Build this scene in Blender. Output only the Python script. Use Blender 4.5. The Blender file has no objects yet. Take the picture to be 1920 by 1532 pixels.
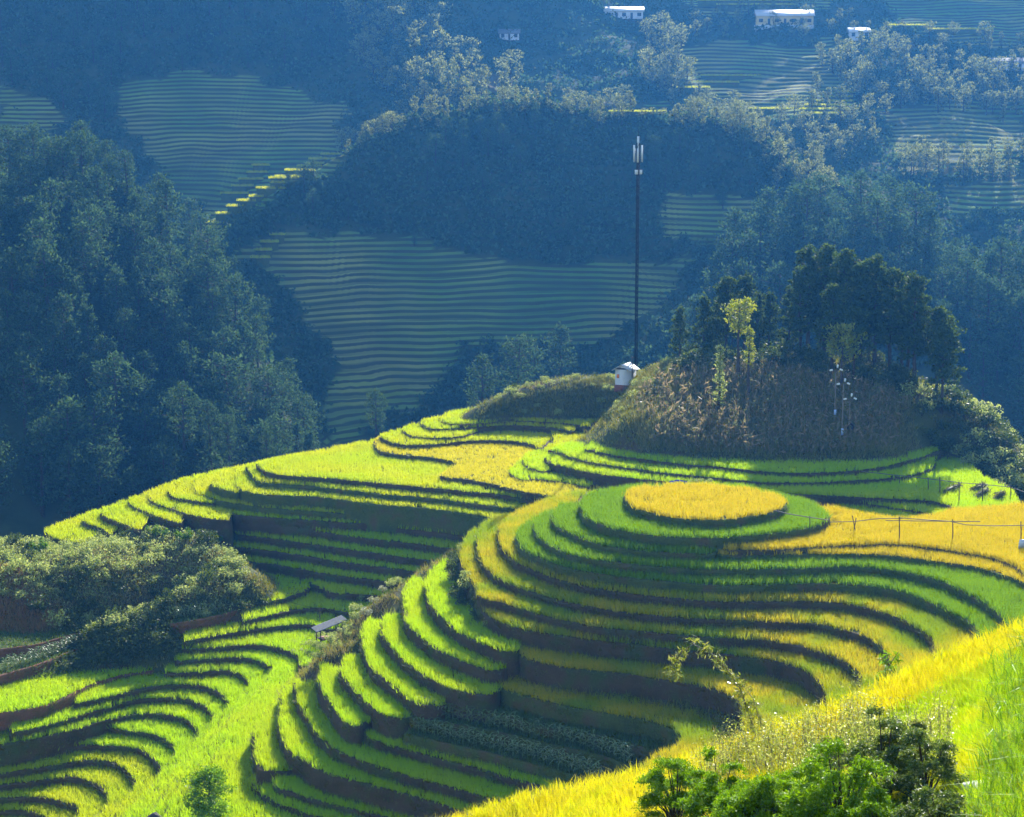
import bpy, bmesh, math, random
import numpy as np
from mathutils import Vector, Matrix

# ------------------------------------------------------------------ camera, sky, sun, exposure
SC = bpy.context.scene
COL = SC.collection
FPX, PITCH, CAMZ = 3583.0, math.radians(9.2), 100.0
cam_d = bpy.data.cameras.new('camera')
cam_d.sensor_width = 36.0
cam_d.lens = 36.0 * FPX / 1920.0
cam_d.clip_start, cam_d.clip_end = 0.5, 6000.0
cam = bpy.data.objects.new('camera', cam_d)
cam.location = (0, 0, CAMZ)
cam.rotation_euler = (math.radians(90) - PITCH, 0, 0)
COL.objects.link(cam)
SC.camera = cam

SUN_EL, SUN_AZ = math.radians(26.5), math.radians(15.0)
SUNV = Vector((math.sin(SUN_AZ) * math.cos(SUN_EL), math.cos(SUN_AZ) * math.cos(SUN_EL), math.sin(SUN_EL)))
W = bpy.data.worlds.new('World')
SC.world = W
W.use_nodes = True
wn = W.node_tree.nodes
sky = wn.new('ShaderNodeTexSky')
sky.sky_type = 'NISHITA'
sky.sun_disc = False
sky.sun_elevation = SUN_EL
sky.sun_rotation = SUN_AZ
sky.air_density = 1.2
sky.dust_density = 0.6
sky.ozone_density = 2.0
wn['Background'].inputs['Strength'].default_value = 0.10
W.node_tree.links.new(sky.outputs[0], wn['Background'].inputs['Color'])

sun_d = bpy.data.lights.new('sun', 'SUN')
sun_d.energy = 5.0
sun_d.angle = math.radians(0.55)
sun_d.color = (1.0, 0.95, 0.86)
sun = bpy.data.objects.new('sun', sun_d)
sun.rotation_euler = (-SUNV).to_track_quat('-Z', 'Y').to_euler()
sun.location = (0, 0, 400)
COL.objects.link(sun)

SC.view_settings.view_transform = 'Standard'
SC.view_settings.look = 'None'
SC.view_settings.exposure = 1.3
SC.view_settings.gamma = 1.0
SC.render.engine = 'CYCLES'
SC.cycles.max_bounces = 5
SC.cycles.diffuse_bounces = 2
SC.cycles.glossy_bounces = 1
SC.cycles.transmission_bounces = 3
SC.cycles.transparent_max_bounces = 6
SC.cycles.volume_bounces = 0
SC.cycles.use_denoising = True
SC.cycles.use_adaptive_sampling = True
SC.cycles.adaptive_threshold = 0.03
SC.cycles.adaptive_min_samples = 16

# ------------------------------------------------------------------ the lens of the photograph, to survey points of the place
RNG = np.random.default_rng(7)
random.seed(7)
_c, _s = math.cos(PITCH), math.sin(PITCH)


def ray(px, py):
    dx = (np.asarray(px, float) - 960.0) / FPX
    dy = (np.asarray(py, float) - 766.0) / FPX
    return dx, _c - dy * _s, -_s - dy * _c


def on_z(px, py, z):
    x, y, zz = ray(px, py)
    t = (z - CAMZ) / zz
    return x * t, y * t


def at(px, py, D):
    x, y, z = ray(px, py)
    t = D / y
    return np.array([x * t, D + 0 * t, CAMZ + z * t]).T if np.ndim(px) else np.array([x * t, D, CAMZ + z * t])


def to_px(P):
    P = np.asarray(P, float)
    v = P - np.array([0, 0, CAMZ])
    fw = v[..., 1] * _c - v[..., 2] * _s
    up = v[..., 1] * _s + v[..., 2] * _c
    fw = np.where(fw > 1e-3, fw, 1e-3)
    return 960 + FPX * v[..., 0] / fw, 766 - FPX * up / fw


# ------------------------------------------------------------------ materials
MATS = {}


def new_mat(name):
    m = bpy.data.materials.new(name)
    m.use_nodes = True
    nt = m.node_tree
    nt.nodes.clear()
    out = nt.nodes.new('ShaderNodeOutputMaterial')
    MATS[name] = m
    return m, nt, out


def N(nt, typ, **kw):
    n = nt.nodes.new(typ)
    for k, v in kw.items():
        if k.startswith('i_'):
            n.inputs[k[2:].replace('_', ' ')].default_value = v
        else:
            setattr(n, k, v)
    return n


def ramp(nt, stops, interp='LINEAR'):
    r = nt.nodes.new('ShaderNodeValToRGB')
    r.color_ramp.interpolation = interp
    el = r.color_ramp.elements
    while len(el) < len(stops):
        el.new(0.5)
    for e, (p, c) in zip(el, stops):
        e.position = p
        e.color = (c[0], c[1], c[2], 1)
    return r


def leaf_mat(name, cols, trans=0.5, patch=None, patch_scale=0.12, rough=0.55, tcol=None, spec=0.25, tgain=1.0):
    """blades and leaves: colour varies from piece to piece, light passes through them"""
    m, nt, out = new_mat(name)
    L = nt.links.new
    geo = N(nt, 'ShaderNodeNewGeometry')
    n = len(cols)
    r = ramp(nt, [(i / max(1, n - 1), c) for i, c in enumerate(cols)])
    L(geo.outputs['Random Per Island'], r.inputs[0])
    col = r.outputs[0]
    if patch is not None:
        tc = N(nt, 'ShaderNodeTexCoord')
        nz = N(nt, 'ShaderNodeTexNoise', i_Scale=patch_scale, i_Detail=3.0)
        L(tc.outputs['Object'], nz.inputs['Vector'])
        rr = ramp(nt, [(0.42, (0, 0, 0)), (0.62, (1, 1, 1))])
        L(nz.outputs[0], rr.inputs[0])
        mx = N(nt, 'ShaderNodeMix', data_type='RGBA')
        mx.inputs[7].default_value = (*patch, 1)
        L(rr.outputs[0], mx.inputs[0])
        L(col, mx.inputs[6])
        col = mx.outputs[2]
    bs = N(nt, 'ShaderNodeBsdfPrincipled', i_Roughness=rough)
    bs.inputs['Specular IOR Level'].default_value = spec
    L(col, bs.inputs['Base Color'])
    tr = N(nt, 'ShaderNodeBsdfTranslucent')
    hs = N(nt, 'ShaderNodeMix', data_type='RGBA', blend_type='MULTIPLY')
    hs.inputs[0].default_value = 1.0
    hs.inputs[7].default_value = (*(tcol or (1.25 * tgain, 1.15 * tgain, 0.45 * tgain)), 1)
    L(col, hs.inputs[6])
    L(hs.outputs[2], tr.inputs['Color'])
    mix = N(nt, 'ShaderNodeMixShader')
    mix.inputs[0].default_value = trans
    L(bs.outputs[0], mix.inputs[1])
    L(tr.outputs[0], mix.inputs[2])
    L(mix.outputs[0], out.inputs[0])
    return m


def ground_mat(name, c1, c2, c3, scale=0.6, bump=0.4, fine=9.0, rough=0.95):
    m, nt, out = new_mat(name)
    L = nt.links.new
    tc = N(nt, 'ShaderNodeTexCoord')
    n1 = N(nt, 'ShaderNodeTexNoise', i_Scale=scale, i_Detail=6.0, i_Roughness=0.62)
    L(tc.outputs['Object'], n1.inputs['Vector'])
    r = ramp(nt, [(0.34, c1), (0.5, c2), (0.66, c3)])
    L(n1.outputs[0], r.inputs[0])
    n2 = N(nt, 'ShaderNodeTexNoise', i_Scale=fine, i_Detail=4.0)
    L(tc.outputs['Object'], n2.inputs['Vector'])
    mx = N(nt, 'ShaderNodeMix', data_type='RGBA', blend_type='OVERLAY')
    mx.inputs[0].default_value = 0.6
    L(r.outputs[0], mx.inputs[6])
    L(n2.outputs[0], mx.inputs[7])
    bs = N(nt, 'ShaderNodeBsdfPrincipled', i_Roughness=rough)
    bs.inputs['Specular IOR Level'].default_value = 0.15
    L(mx.outputs[2], bs.inputs['Base Color'])
    bp = N(nt, 'ShaderNodeBump', i_Strength=bump, i_Distance=0.12)
    L(n2.outputs[0], bp.inputs['Height'])
    L(bp.outputs[0], bs.inputs['Normal'])
    L(bs.outputs[0], out.inputs[0])
    return m


def plain_mat(name, col, rough=0.6, metal=0.0, var=0.25, scale=6.0, spec=0.4):
    m, nt, out = new_mat(name)
    L = nt.links.new
    tc = N(nt, 'ShaderNodeTexCoord')
    n1 = N(nt, 'ShaderNodeTexNoise', i_Scale=scale, i_Detail=5.0)
    L(tc.outputs['Object'], n1.inputs['Vector'])
    lo = [c * (1 - var) for c in col]
    hi = [min(1, c * (1 + var)) for c in col]
    r = ramp(nt, [(0.3, lo), (0.7, hi)])
    L(n1.outputs[0], r.inputs[0])
    bs = N(nt, 'ShaderNodeBsdfPrincipled', i_Roughness=rough, i_Metallic=metal)
    bs.inputs['Specular IOR Level'].default_value = spec
    L(r.outputs[0], bs.inputs['Base Color'])
    L(bs.outputs[0], out.inputs[0])
    return m


# ------------------------------------------------------------------ mesh helpers
def mesh_np(name, V, F=None, Q=None, h=None, smooth=False):
    """mesh from numpy vertices and triangles F and/or quads Q; h = optional per-vertex attribute"""
    me = bpy.data.meshes.new(name)
    V = np.asarray(V, np.float32)
    loops, starts, tot = [], [], 0
    if F is not None and len(F):
        F = np.asarray(F, np.int32)
        loops.append(F.ravel())
        starts.append(np.arange(len(F), dtype=np.int32) * 3)
        tot = len(F) * 3
    if Q is not None and len(Q):
        Q = np.asarray(Q, np.int32)
        loops.append(Q.ravel())
        starts.append(np.arange(len(Q), dtype=np.int32) * 4 + tot)
    loops = np.concatenate(loops)
    starts = np.concatenate(starts)
    me.vertices.add(len(V))
    me.vertices.foreach_set('co', V.ravel())
    me.loops.add(len(loops))
    me.loops.foreach_set('vertex_index', loops)
    me.polygons.add(len(starts))
    me.polygons.foreach_set('loop_start', starts)
    if smooth:
        me.polygons.foreach_set('use_smooth', np.ones(len(starts), bool))
    me.update(calc_edges=True)
    if h is not None:
        a = me.attributes.new('h', 'FLOAT', 'POINT')
        a.data.foreach_set('value', np.asarray(h, np.float32))
    return me


def obj(name, me, mat=None, parent=None, **props):
    o = bpy.data.objects.new(name, me)
    COL.objects.link(o)
    if mat is not None and me is not None and not me.materials:
        me.materials.append(MATS[mat] if isinstance(mat, str) else mat)
    if parent is not None:
        o.parent = parent
    for k, v in props.items():
        o[k] = v
    return o


def empty(name, loc=(0, 0, 0), rz=0.0, **props):
    o = bpy.data.objects.new(name, None)
    o.location = loc
    o.rotation_euler = (0, 0, rz)
    o.empty_display_size = 0.5
    COL.objects.link(o)
    for k, v in props.items():
        o[k] = v
    return o


def copy_tree(root, loc, rz=0.0, scale=1.0, name=None, **props):
    r = root.copy()
    if name:
        r.name = name
    COL.objects.link(r)
    r.location = loc
    r.rotation_euler = (0, 0, rz)
    r.scale = (scale,) * 3 if np.isscalar(scale) else scale
    for k, v in props.items():
        r[k] = v
    for ch in list(root.children):
        c = ch.copy()
        COL.objects.link(c)
        c.parent = r
        for g in ch.children:
            d = g.copy()
            COL.objects.link(d)
            d.parent = c
    return r


def vnoise(x, y, seed=0):
    """smooth value noise on numpy arrays"""
    xi, yi = np.floor(x).astype(np.int64), np.floor(y).astype(np.int64)
    fx, fy = x - xi, y - yi
    fx, fy = fx * fx * (3 - 2 * fx), fy * fy * (3 - 2 * fy)

    def hsh(a, b):
        n = (a * 374761393 + b * 668265263 + seed * 1442695041) & 0xffffffff
        n = ((n ^ (n >> 13)) * 1274126177) & 0xffffffff
        return ((n ^ (n >> 16)) & 0xffff) / 65535.0
    return (hsh(xi, yi) * (1 - fx) + hsh(xi + 1, yi) * fx) * (1 - fy) + (hsh(xi, yi + 1) * (1 - fx) + hsh(xi + 1, yi + 1) * fx) * fy


def fbm(x, y, oct=4, seed=0):
    s, a, t = 0, 1.0, 0
    for i in range(oct):
        s = s + a * vnoise(x * 2 ** i, y * 2 ** i, seed + i)
        t += a
        a *= 0.5
    return s / t - 0.5


def catmull(P, step):
    P = np.asarray(P, float)
    Q = np.vstack([2 * P[0] - P[1], P, 2 * P[-1] - P[-2]])
    out = []
    for i in range(1, len(Q) - 2):
        p0, p1, p2, p3 = Q[i - 1], Q[i], Q[i + 1], Q[i + 2]
        n = max(1, int(np.hypot(*(p2 - p1)) / step))
        # centripetal-ish: chord-length scaled tangents stop overshoot
        d1 = np.hypot(*(p2 - p1)) + 1e-6
        m1 = (p2 - p0) / (np.hypot(*(p2 - p1)) + np.hypot(*(p1 - p0)) + 1e-6) * d1
        m2 = (p3 - p1) / (np.hypot(*(p3 - p2)) + d1) * d1
        t = (np.arange(n) / n)[:, None]
        out.append((2 * t**3 - 3 * t**2 + 1) * p1 + (t**3 - 2 * t**2 + t) * m1 + (-2 * t**3 + 3 * t**2) * p2 + (t**3 - t**2) * m2)
    out.append(P[-1:])
    return np.vstack(out)


def inside(poly, X, Y):
    x, y = poly[:, 0], poly[:, 1]
    x2, y2 = np.roll(x, -1), np.roll(y, -1)
    res = np.zeros(len(X), bool)
    for a, b, c, d in zip(x, y, x2, y2):
        if b == d:
            continue
        m = ((b > Y) != (d > Y)) & (X < (c - a) * (Y - b) / (d - b) + a)
        res ^= m
    return res


def blades(P, hgt, wid, lean, k=3, rng=RNG, two=False, spread=0.12, upbias=None):
    """k leaf blades from each foot point P (n,3); returns V, F, h"""
    P = np.repeat(np.asarray(P, float), k, axis=0)
    n = len(P)
    a = rng.uniform(0, 2 * math.pi, n)
    P = P + np.stack([rng.normal(0, spread, n), rng.normal(0, spread, n), np.zeros(n)], 1)
    H = hgt * rng.uniform(0.72, 1.18, n)
    w = wid * rng.uniform(0.7, 1.3, n) * 0.5
    ln = lean * rng.uniform(0.2, 1.5, n)
    d = np.stack([np.cos(a), np.sin(a), np.zeros(n)], 1)
    b = rng.uniform(0, 2 * math.pi, n)
    s = np.stack([np.cos(b), np.sin(b), np.zeros(n)], 1)
    up = np.array([0, 0, 1.0])
    tip = P + d * (H * ln)[:, None] + up * (H * np.sqrt(np.maximum(0.15, 1 - 0.6 * ln**2)))[:, None]
    if not two:
        V = np.stack([P - s * w[:, None], P + s * w[:, None], tip], 1).reshape(-1, 3)
        F = np.arange(n * 3).reshape(n, 3)
        return V, F, np.tile([0.0, 0.0, 1.0], n)
    mid = P + d * (H * ln * 0.3)[:, None] + up * (H * 0.62)[:, None]
    V = np.stack([P - s * w[:, None], P + s * w[:, None], mid + s * w[:, None] * 0.8, mid - s * w[:, None] * 0.8, tip], 1).reshape(-1, 3)
    o = np.arange(n)[:, None] * 5
    F = np.concatenate([o + np.array([0, 1, 2]), o + np.array([0, 2, 3]), o + np.array([3, 2, 4])])
    return V, F, np.tile([0.0, 0.0, 0.6, 0.6, 1.0], n)


class Geo:
    """collects triangles and quads of one mesh"""

    def __init__(self):
        self.V, self.F, self.Q, self.H, self.n = [], [], [], [], 0

    def add(self, V, F=None, Q=None, h=None):
        V = np.asarray(V, float)
        if F is not None and len(F):
            self.F.append(np.asarray(F) + self.n)
        if Q is not None and len(Q):
            self.Q.append(np.asarray(Q) + self.n)
        self.V.append(V)
        self.H.append(np.zeros(len(V)) if h is None else np.asarray(h, float))
        self.n += len(V)
        return self

    def tube(self, pts, rad, seg=6, cap=True):
        pts = np.asarray(pts, float)
        rad = np.broadcast_to(np.asarray(rad, float), (len(pts),))
        rings = []
        for i, p in enumerate(pts):
            t = pts[min(i + 1, len(pts) - 1)] - pts[max(i - 1, 0)]
            t = t / (np.linalg.norm(t) + 1e-9)
            u = np.cross(t, [0, 0, 1.0]) if abs(t[2]) < 0.95 else np.cross(t, [1.0, 0, 0])
            u /= np.linalg.norm(u)
            v = np.cross(t, u)
            a = np.arange(seg) * 2 * math.pi / seg
            rings.append(p + rad[i] * (np.cos(a)[:, None] * u + np.sin(a)[:, None] * v))
        V = np.vstack(rings)
        Q = []
        for i in range(len(pts) - 1):
            for j in range(seg):
                Q.append([i * seg + j, i * seg + (j + 1) % seg, (i + 1) * seg + (j + 1) % seg, (i + 1) * seg + j])
        F = []
        if cap:
            for base, rev in ((0, True), ((len(pts) - 1) * seg, False)):
                for j in range(1, seg - 1):
                    f = [base, base + j, base + j + 1]
                    F.append(f[::-1] if rev else f)
        return self.add(V, F, Q)

    def box(self, c, s, rz=0.0, rx=0.0):
        c, s = np.asarray(c, float), np.asarray(s, float) / 2
        V = np.array([[x, y, z] for z in (-1, 1) for y in (-1, 1) for x in (-1, 1)], float) * s
        R = np.array(Matrix.Rotation(rz, 3, 'Z') @ Matrix.Rotation(rx, 3, 'X'))
        V = V @ R.T + c
        Q = [[0, 2, 3, 1], [4, 5, 7, 6], [0, 1, 5, 4], [2, 6, 7, 3], [0, 4, 6, 2], [1, 3, 7, 5]]
        return self.add(V, None, Q)

    def mesh(self, name, smooth=False, h=False):
        V = np.vstack(self.V)
        F = np.vstack(self.F) if self.F else None
        Q = np.vstack(self.Q) if self.Q else None
        return mesh_np(name, V, F, Q, np.concatenate(self.H) if h else None, smooth)

# ------------------------------------------------------------------ materials of the land
leaf_mat('rice_gold', [(0.64, 0.49, 0.012), (0.76, 0.60, 0.02), (0.56, 0.48, 0.012)], 0.42, tcol=(1.05, 1.02, 0.5))
leaf_mat('rice_straw', [(0.66, 0.58, 0.02), (0.78, 0.68, 0.04), (0.58, 0.56, 0.02)], 0.42, tcol=(1.05, 1.02, 0.5))
leaf_mat('rice_yellow', [(0.40, 0.40, 0.012), (0.62, 0.50, 0.018), (0.32, 0.40, 0.014)], 0.5, patch=(0.26, 0.38, 0.012), patch_scale=0.16)
leaf_mat('rice_green', [(0.13, 0.28, 0.008), (0.21, 0.38, 0.012), (0.17, 0.32, 0.008)], 0.5)
leaf_mat('rice_lime', [(0.32, 0.55, 0.003), (0.45, 0.66, 0.004), (0.38, 0.59, 0.003)], 0.52, patch=(0.45, 0.60, 0.004), patch_scale=0.1)
leaf_mat('rice_olive', [(0.37, 0.52, 0.006), (0.50, 0.61, 0.008), (0.41, 0.55, 0.006)], 0.5, patch=(0.52, 0.57, 0.008), patch_scale=0.09)
leaf_mat('weeds', [(0.06, 0.12, 0.03), (0.10, 0.18, 0.04), (0.16, 0.22, 0.07)], 0.4)
leaf_mat('bank_grass', [(0.12, 0.17, 0.03), (0.20, 0.22, 0.06), (0.30, 0.26, 0.11)], 0.4)
leaf_mat('bank_tufts', [(0.07, 0.11, 0.025), (0.11, 0.15, 0.035), (0.20, 0.19, 0.08)], 0.4)
leaf_mat('dry_grass', [(0.30, 0.24, 0.11), (0.36, 0.31, 0.16), (0.20, 0.22, 0.08)], 0.4)
ground_mat('earth', (0.060, 0.050, 0.024), (0.095, 0.066, 0.036), (0.065, 0.090, 0.026), scale=0.35)
ground_mat('red_earth', (0.16, 0.075, 0.042), (0.22, 0.10, 0.055), (0.12, 0.09, 0.04), scale=0.5)
ground_mat('bank_green', (0.060, 0.080, 0.020), (0.085, 0.110, 0.026), (0.110, 0.085, 0.040), scale=0.5)
ground_mat('paddy', (0.040, 0.060, 0.014), (0.060, 0.085, 0.016), (0.075, 0.070, 0.020), scale=0.4)
ground_mat('hillside', (0.045, 0.060, 0.018), (0.070, 0.085, 0.025), (0.100, 0.070, 0.035), scale=0.12)

# ------------------------------------------------------------------ terraces: every edge is a level line surveyed at its own height
# (hill, height of the crop's top, crop, edge as seen, edge behind)
TERR = []


def T(hill, z, crop, front, back, hr=0.62, drop=3.2, bank='earth', name=None, closed=False):
    TERR.append(dict(hill=hill, z=z, crop=crop, front=front, back=back, hr=hr, drop=drop, bank=bank, closed=closed))


A, B, C_, D_ = 'round', 'round', 'valley', 'ridge'
# --- the round hill and its bowl
T(A, 62.5, 'gold', [(1171, 920), (1180, 934), (1202, 946), (1262, 959), (1310, 963), (1350, 964), (1412, 957), (1450, 949), (1472, 937), (1465, 925), (1435, 914), (1355, 902), (1287, 900), (1225, 902), (1200, 905), (1178, 912)], [], bank='bank_green', closed=True)
T(A, 61.5, 'green', [(1112, 915), (1095, 925), (1090, 938), (1094, 952), (1110, 966), (1152, 981), (1215, 992), (1290, 997), (1350, 997), (1425, 992), (1487, 985), (1525, 977), (1547, 967), (1550, 955), (1538, 943), (1515, 932), (1490, 925), (1465, 920)], [(1400, 905), (1200, 902)], bank='bank_green')
T(A, 60.6, 'gold', [(1350, 1010), (1362, 1019), (1450, 1020), (1515, 1016), (1615, 1011), (1690, 1011), (1740, 1016), (1815, 1026), (1865, 1036), (1905, 1053), (1930, 1070), (1960, 1110), (1970, 1250)], [(2100, 1250), (2100, 930), (1920, 937), (1865, 942), (1790, 947), (1750, 958), (1697, 965), (1615, 955), (1535, 938), (1480, 950), (1400, 970), (1360, 990)])
T(A, 60.4, 'green', [(1050, 938), (1040, 950), (1038, 965), (1045, 976), (1077, 992), (1115, 1007), (1165, 1017), (1240, 1024), (1320, 1027), (1338, 1024), (1344, 1016), (1338, 1009)], [(1330, 985), (1300, 960), (1110, 935)], bank='bank_green')
T(A, 60.1, 'gold', [(1345, 1024), (1352, 1031), (1440, 1031), (1540, 1030), (1640, 1031), (1715, 1038), (1790, 1048), (1840, 1056), (1877, 1068), (1912, 1078), (1945, 1110), (1955, 1250)], [(2080, 1250), (2080, 1000), (1700, 990), (1400, 995)], bank='bank_green', hr=0.5)
T(A, 59.55, 'green', [(1030, 950), (1010, 962), (1005, 975), (1010, 992), (1030, 1012), (1065, 1027), (1115, 1038), (1190, 1047), (1260, 1052), (1350, 1056), (1500, 1055), (1600, 1051), (1665, 1057), (1740, 1071), (1790, 1090), (1840, 1115), (1870, 1135), (1890, 1157), (1897, 1180), (1898, 1210)], [(2050, 1210), (2050, 1060), (1950, 1035), (1600, 1025), (1330, 1010), (1300, 1000), (1060, 950)], bank='bank_green')
T(A, 58.65, 'green', [(1000, 965), (980, 978), (971, 992), (973, 1006), (980, 1018), (1015, 1037), (1065, 1053), (1140, 1066), (1215, 1075), (1315, 1083), (1375, 1086), (1500, 1083), (1575, 1083), (1665, 1093), (1727, 1110), (1777, 1132), (1815, 1152), (1835, 1177), (1841, 1205), (1842, 1225)], [(2000, 1225), (2000, 1080), (1800, 1060), (1350, 1035), (1300, 1010), (1050, 960)], bank='bank_green')
T(A, 57.6, 'yellow', [(1100, 913), (1060, 919), (1000, 941), (960, 958), (938, 980), (938, 1000), (946, 1022), (970, 1045), (1000, 1058), (1040, 1073), (1115, 1091), (1190, 1102), (1315, 1115), (1350, 1117), (1500, 1116), (1590, 1121), (1652, 1136), (1702, 1155), (1740, 1178), (1757, 1206), (1762, 1240), (1762, 1262)], [(1950, 1262), (1950, 1130), (1700, 1080), (1350, 1060), (1100, 1020), (1050, 960)])
T(A, 56.6, 'yellow', [(930, 962), (905, 980), (898, 1000), (900, 1030), (915, 1056), (945, 1080), (990, 1096), (1065, 1117), (1140, 1132), (1215, 1141), (1315, 1149), (1450, 1154), (1525, 1158), (1575, 1168), (1625, 1183), (1657, 1203), (1672, 1225), (1680, 1255), (1682, 1300)], [(1880, 1300), (1850, 1180), (1650, 1110), (1350, 1090), (1100, 1060), (990, 1000), (960, 960)])
T(A, 55.65, 'yellow', [(890, 985), (868, 1015), (864, 1042), (877, 1067), (895, 1090), (903, 1110), (940, 1119), (990, 1133), (1040, 1148), (1140, 1166), (1200, 1172), (1315, 1182), (1400, 1187), (1450, 1190), (1525, 1206), (1575, 1223), (1605, 1243), (1617, 1262), (1620, 1320)], [(1800, 1320), (1750, 1220), (1550, 1150), (1300, 1130), (1100, 1100), (960, 1040), (930, 1000)])
T(A, 54.65, 'yellow', [(905, 1128), (917, 1144), (952, 1161), (990, 1171), (1065, 1181), (1140, 1191), (1240, 1203), (1290, 1208), (1375, 1216), (1450, 1226), (1500, 1241), (1532, 1261), (1550, 1285), (1556, 1315), (1552, 1360)], [(1700, 1360), (1650, 1270), (1500, 1190), (1200, 1150), (1000, 1110), (930, 1100)])
T(A, 52.95, 'yellow', [(955, 1203), (970, 1213), (1000, 1227), (1065, 1240), (1165, 1251), (1265, 1266), (1320, 1276), (1360, 1287), (1385, 1302), (1398, 1328), (1400, 1355), (1394, 1400)], [(1600, 1400), (1560, 1320), (1450, 1230), (1100, 1180), (980, 1160)])
T(A, 50.75, 'yellow', [(935, 1270), (945, 1281), (990, 1293), (1065, 1312), (1140, 1325), (1215, 1338), (1252, 1350), (1277, 1366), (1283, 1378), (1268, 1393), (1235, 1406), (1200, 1430)], [(1400, 1440), (1420, 1330), (1300, 1260), (1000, 1215), (950, 1230)], bank='bank_green')
T(A, 49.25, 'weeds', [(880, 1308), (952, 1331), (1002, 1347), (1065, 1358), (1140, 1369), (1202, 1387), (1232, 1402), (1225, 1430)], [(1300, 1440), (1320, 1370), (1100, 1290), (950, 1270)], bank='bank_green')
T(A, 48.0, 'weeds', [(770, 1340), (840, 1352), (940, 1370), (1015, 1387), (1090, 1404), (1152, 1421), (1190, 1440), (1210, 1460)], [(1300, 1460), (1250, 1380), (1000, 1330), (850, 1300)], bank='bank_green', hr=0.25)
T(A, 47.0, 'weeds', [(760, 1372), (840, 1390), (915, 1407), (990, 1426), (1065, 1446), (1127, 1468), (1150, 1490)], [(1250, 1490), (1200, 1420), (950, 1360), (800, 1335)], bank='bank_green', hr=0.25)
# --- the left flank of the round hill
T(B, 53.3, 'lime', [(830, 1045), (806, 1067), (798, 1087), (808, 1121), (831, 1148), (865, 1176), (915, 1200), (950, 1211), (970, 1210)], [(980, 1190), (900, 1130), (860, 1070), (850, 1040)])
T(B, 52.0, 'lime', [(775, 1075), (759, 1095), (760, 1127), (766, 1161), (790, 1184), (830, 1212), (877, 1232), (920, 1246), (940, 1245)], [(960, 1235), (860, 1190), (810, 1130), (800, 1085)])
T(B, 50.7, 'lime', [(725, 1145), (716, 1162), (721, 1184), (740, 1209), (765, 1234), (790, 1252), (827, 1271), (865, 1286), (912, 1291), (930, 1285)], [(950, 1270), (830, 1230), (770, 1170), (760, 1145)])
T(B, 49.5, 'lime', [(690, 1150), (682, 1165), (680, 1195), (686, 1221), (702, 1246), (727, 1267), (765, 1296), (790, 1310), (826, 1311)], [(850, 1290), (780, 1250), (730, 1190), (720, 1160)])
T(B, 48.3, 'lime', [(648, 1222), (640, 1236), (641, 1252), (660, 1274), (682, 1301), (710, 1323), (735, 1333), (764, 1333)], [(790, 1320), (740, 1290), (690, 1240), (680, 1222)])
T(B, 47.1, 'lime', [(603, 1238), (599, 1255), (602, 1276), (617, 1301), (635, 1328), (652, 1347), (675, 1351), (678, 1345)], [(720, 1340), (680, 1290), (640, 1245)])
T(B, 46.25, 'lime', [(676, 1358), (690, 1370), (715, 1381), (765, 1394), (840, 1414), (915, 1434), (990, 1455), (1052, 1474), (1085, 1484), (1130, 1500)], [(1200, 1500), (1100, 1440), (850, 1380), (700, 1345)])
T(B, 45.3, 'lime', [(552, 1270), (558, 1284), (562, 1309), (577, 1336), (597, 1369), (612, 1380), (630, 1394), (665, 1410), (715, 1427), (765, 1442), (840, 1462), (890, 1477), (920, 1484), (977, 1502), (1020, 1520)], [(1100, 1520), (1000, 1470), (700, 1380), (620, 1300), (600, 1270)])
T(B, 44.2, 'lime', [(548, 1262), (532, 1289), (526, 1319), (525, 1349), (535, 1380), (550, 1402), (567, 1412), (590, 1427), (640, 1447), (690, 1458), (765, 1478), (840, 1500), (890, 1516), (930, 1535)], [(1000, 1535), (900, 1480), (650, 1400), (570, 1330), (570, 1270)])
T(B, 42.9, 'lime', [(530, 1290), (500, 1325), (476, 1365), (480, 1392), (485, 1420), (487, 1432), (510, 1434), (537, 1435)], [(560, 1430), (560, 1300)])
T(B, 42.3, 'lime', [(545, 1438), (522, 1443), (514, 1455), (520, 1465), (540, 1472), (590, 1487), (640, 1500), (690, 1512), (765, 1530), (800, 1545)], [(850, 1545), (650, 1440), (570, 1425)])
T(B, 41.6, 'lime', [(500, 1432), (480, 1446), (476, 1462), (497, 1482), (527, 1497), (565, 1510), (615, 1527), (640, 1540), (700, 1560)], [(760, 1560), (650, 1490), (560, 1430)])
# --- the fan of terraces in the valley, lower left
T(C_, 44.1, 'lime', [(490, 1124), (540, 1113), (575, 1098), (578, 1090)], [(575, 1075), (500, 1072)], hr=0.5)
T(C_, 43.4, 'lime', [(455, 1157), (490, 1148), (527, 1140), (565, 1133), (597, 1131), (640, 1137), (668, 1146)], [(760, 1130), (760, 1090), (500, 1066), (450, 1120)])
T(C_, 42.6, 'lime', [(345, 1193), (415, 1181), (465, 1173), (515, 1166), (552, 1162), (590, 1164), (620, 1172)], [(700, 1150), (660, 1115), (450, 1130), (350, 1165)])
T(C_, 41.8, 'lime', [(340, 1208), (390, 1205), (440, 1201), (477, 1200), (520, 1205), (552, 1217), (562, 1224), (560, 1240)], [(640, 1240), (640, 1155), (350, 1170)])
T(C_, 41.0, 'lime', [(330, 1230), (390, 1226), (440, 1223), (472, 1226), (495, 1233), (513, 1245), (505, 1257), (475, 1298), (445, 1339), (415, 1390), (395, 1435), (383, 1470), (365, 1550)], [(650, 1550), (640, 1250), (600, 1180), (340, 1195)])
T(C_, 40.2, 'lime', [(310, 1252), (365, 1251), (415, 1248), (440, 1251), (460, 1261), (469, 1272), (464, 1284), (440, 1320), (400, 1385), (370, 1440), (330, 1550)], [(650, 1550), (640, 1250), (600, 1200), (320, 1220)])
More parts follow.
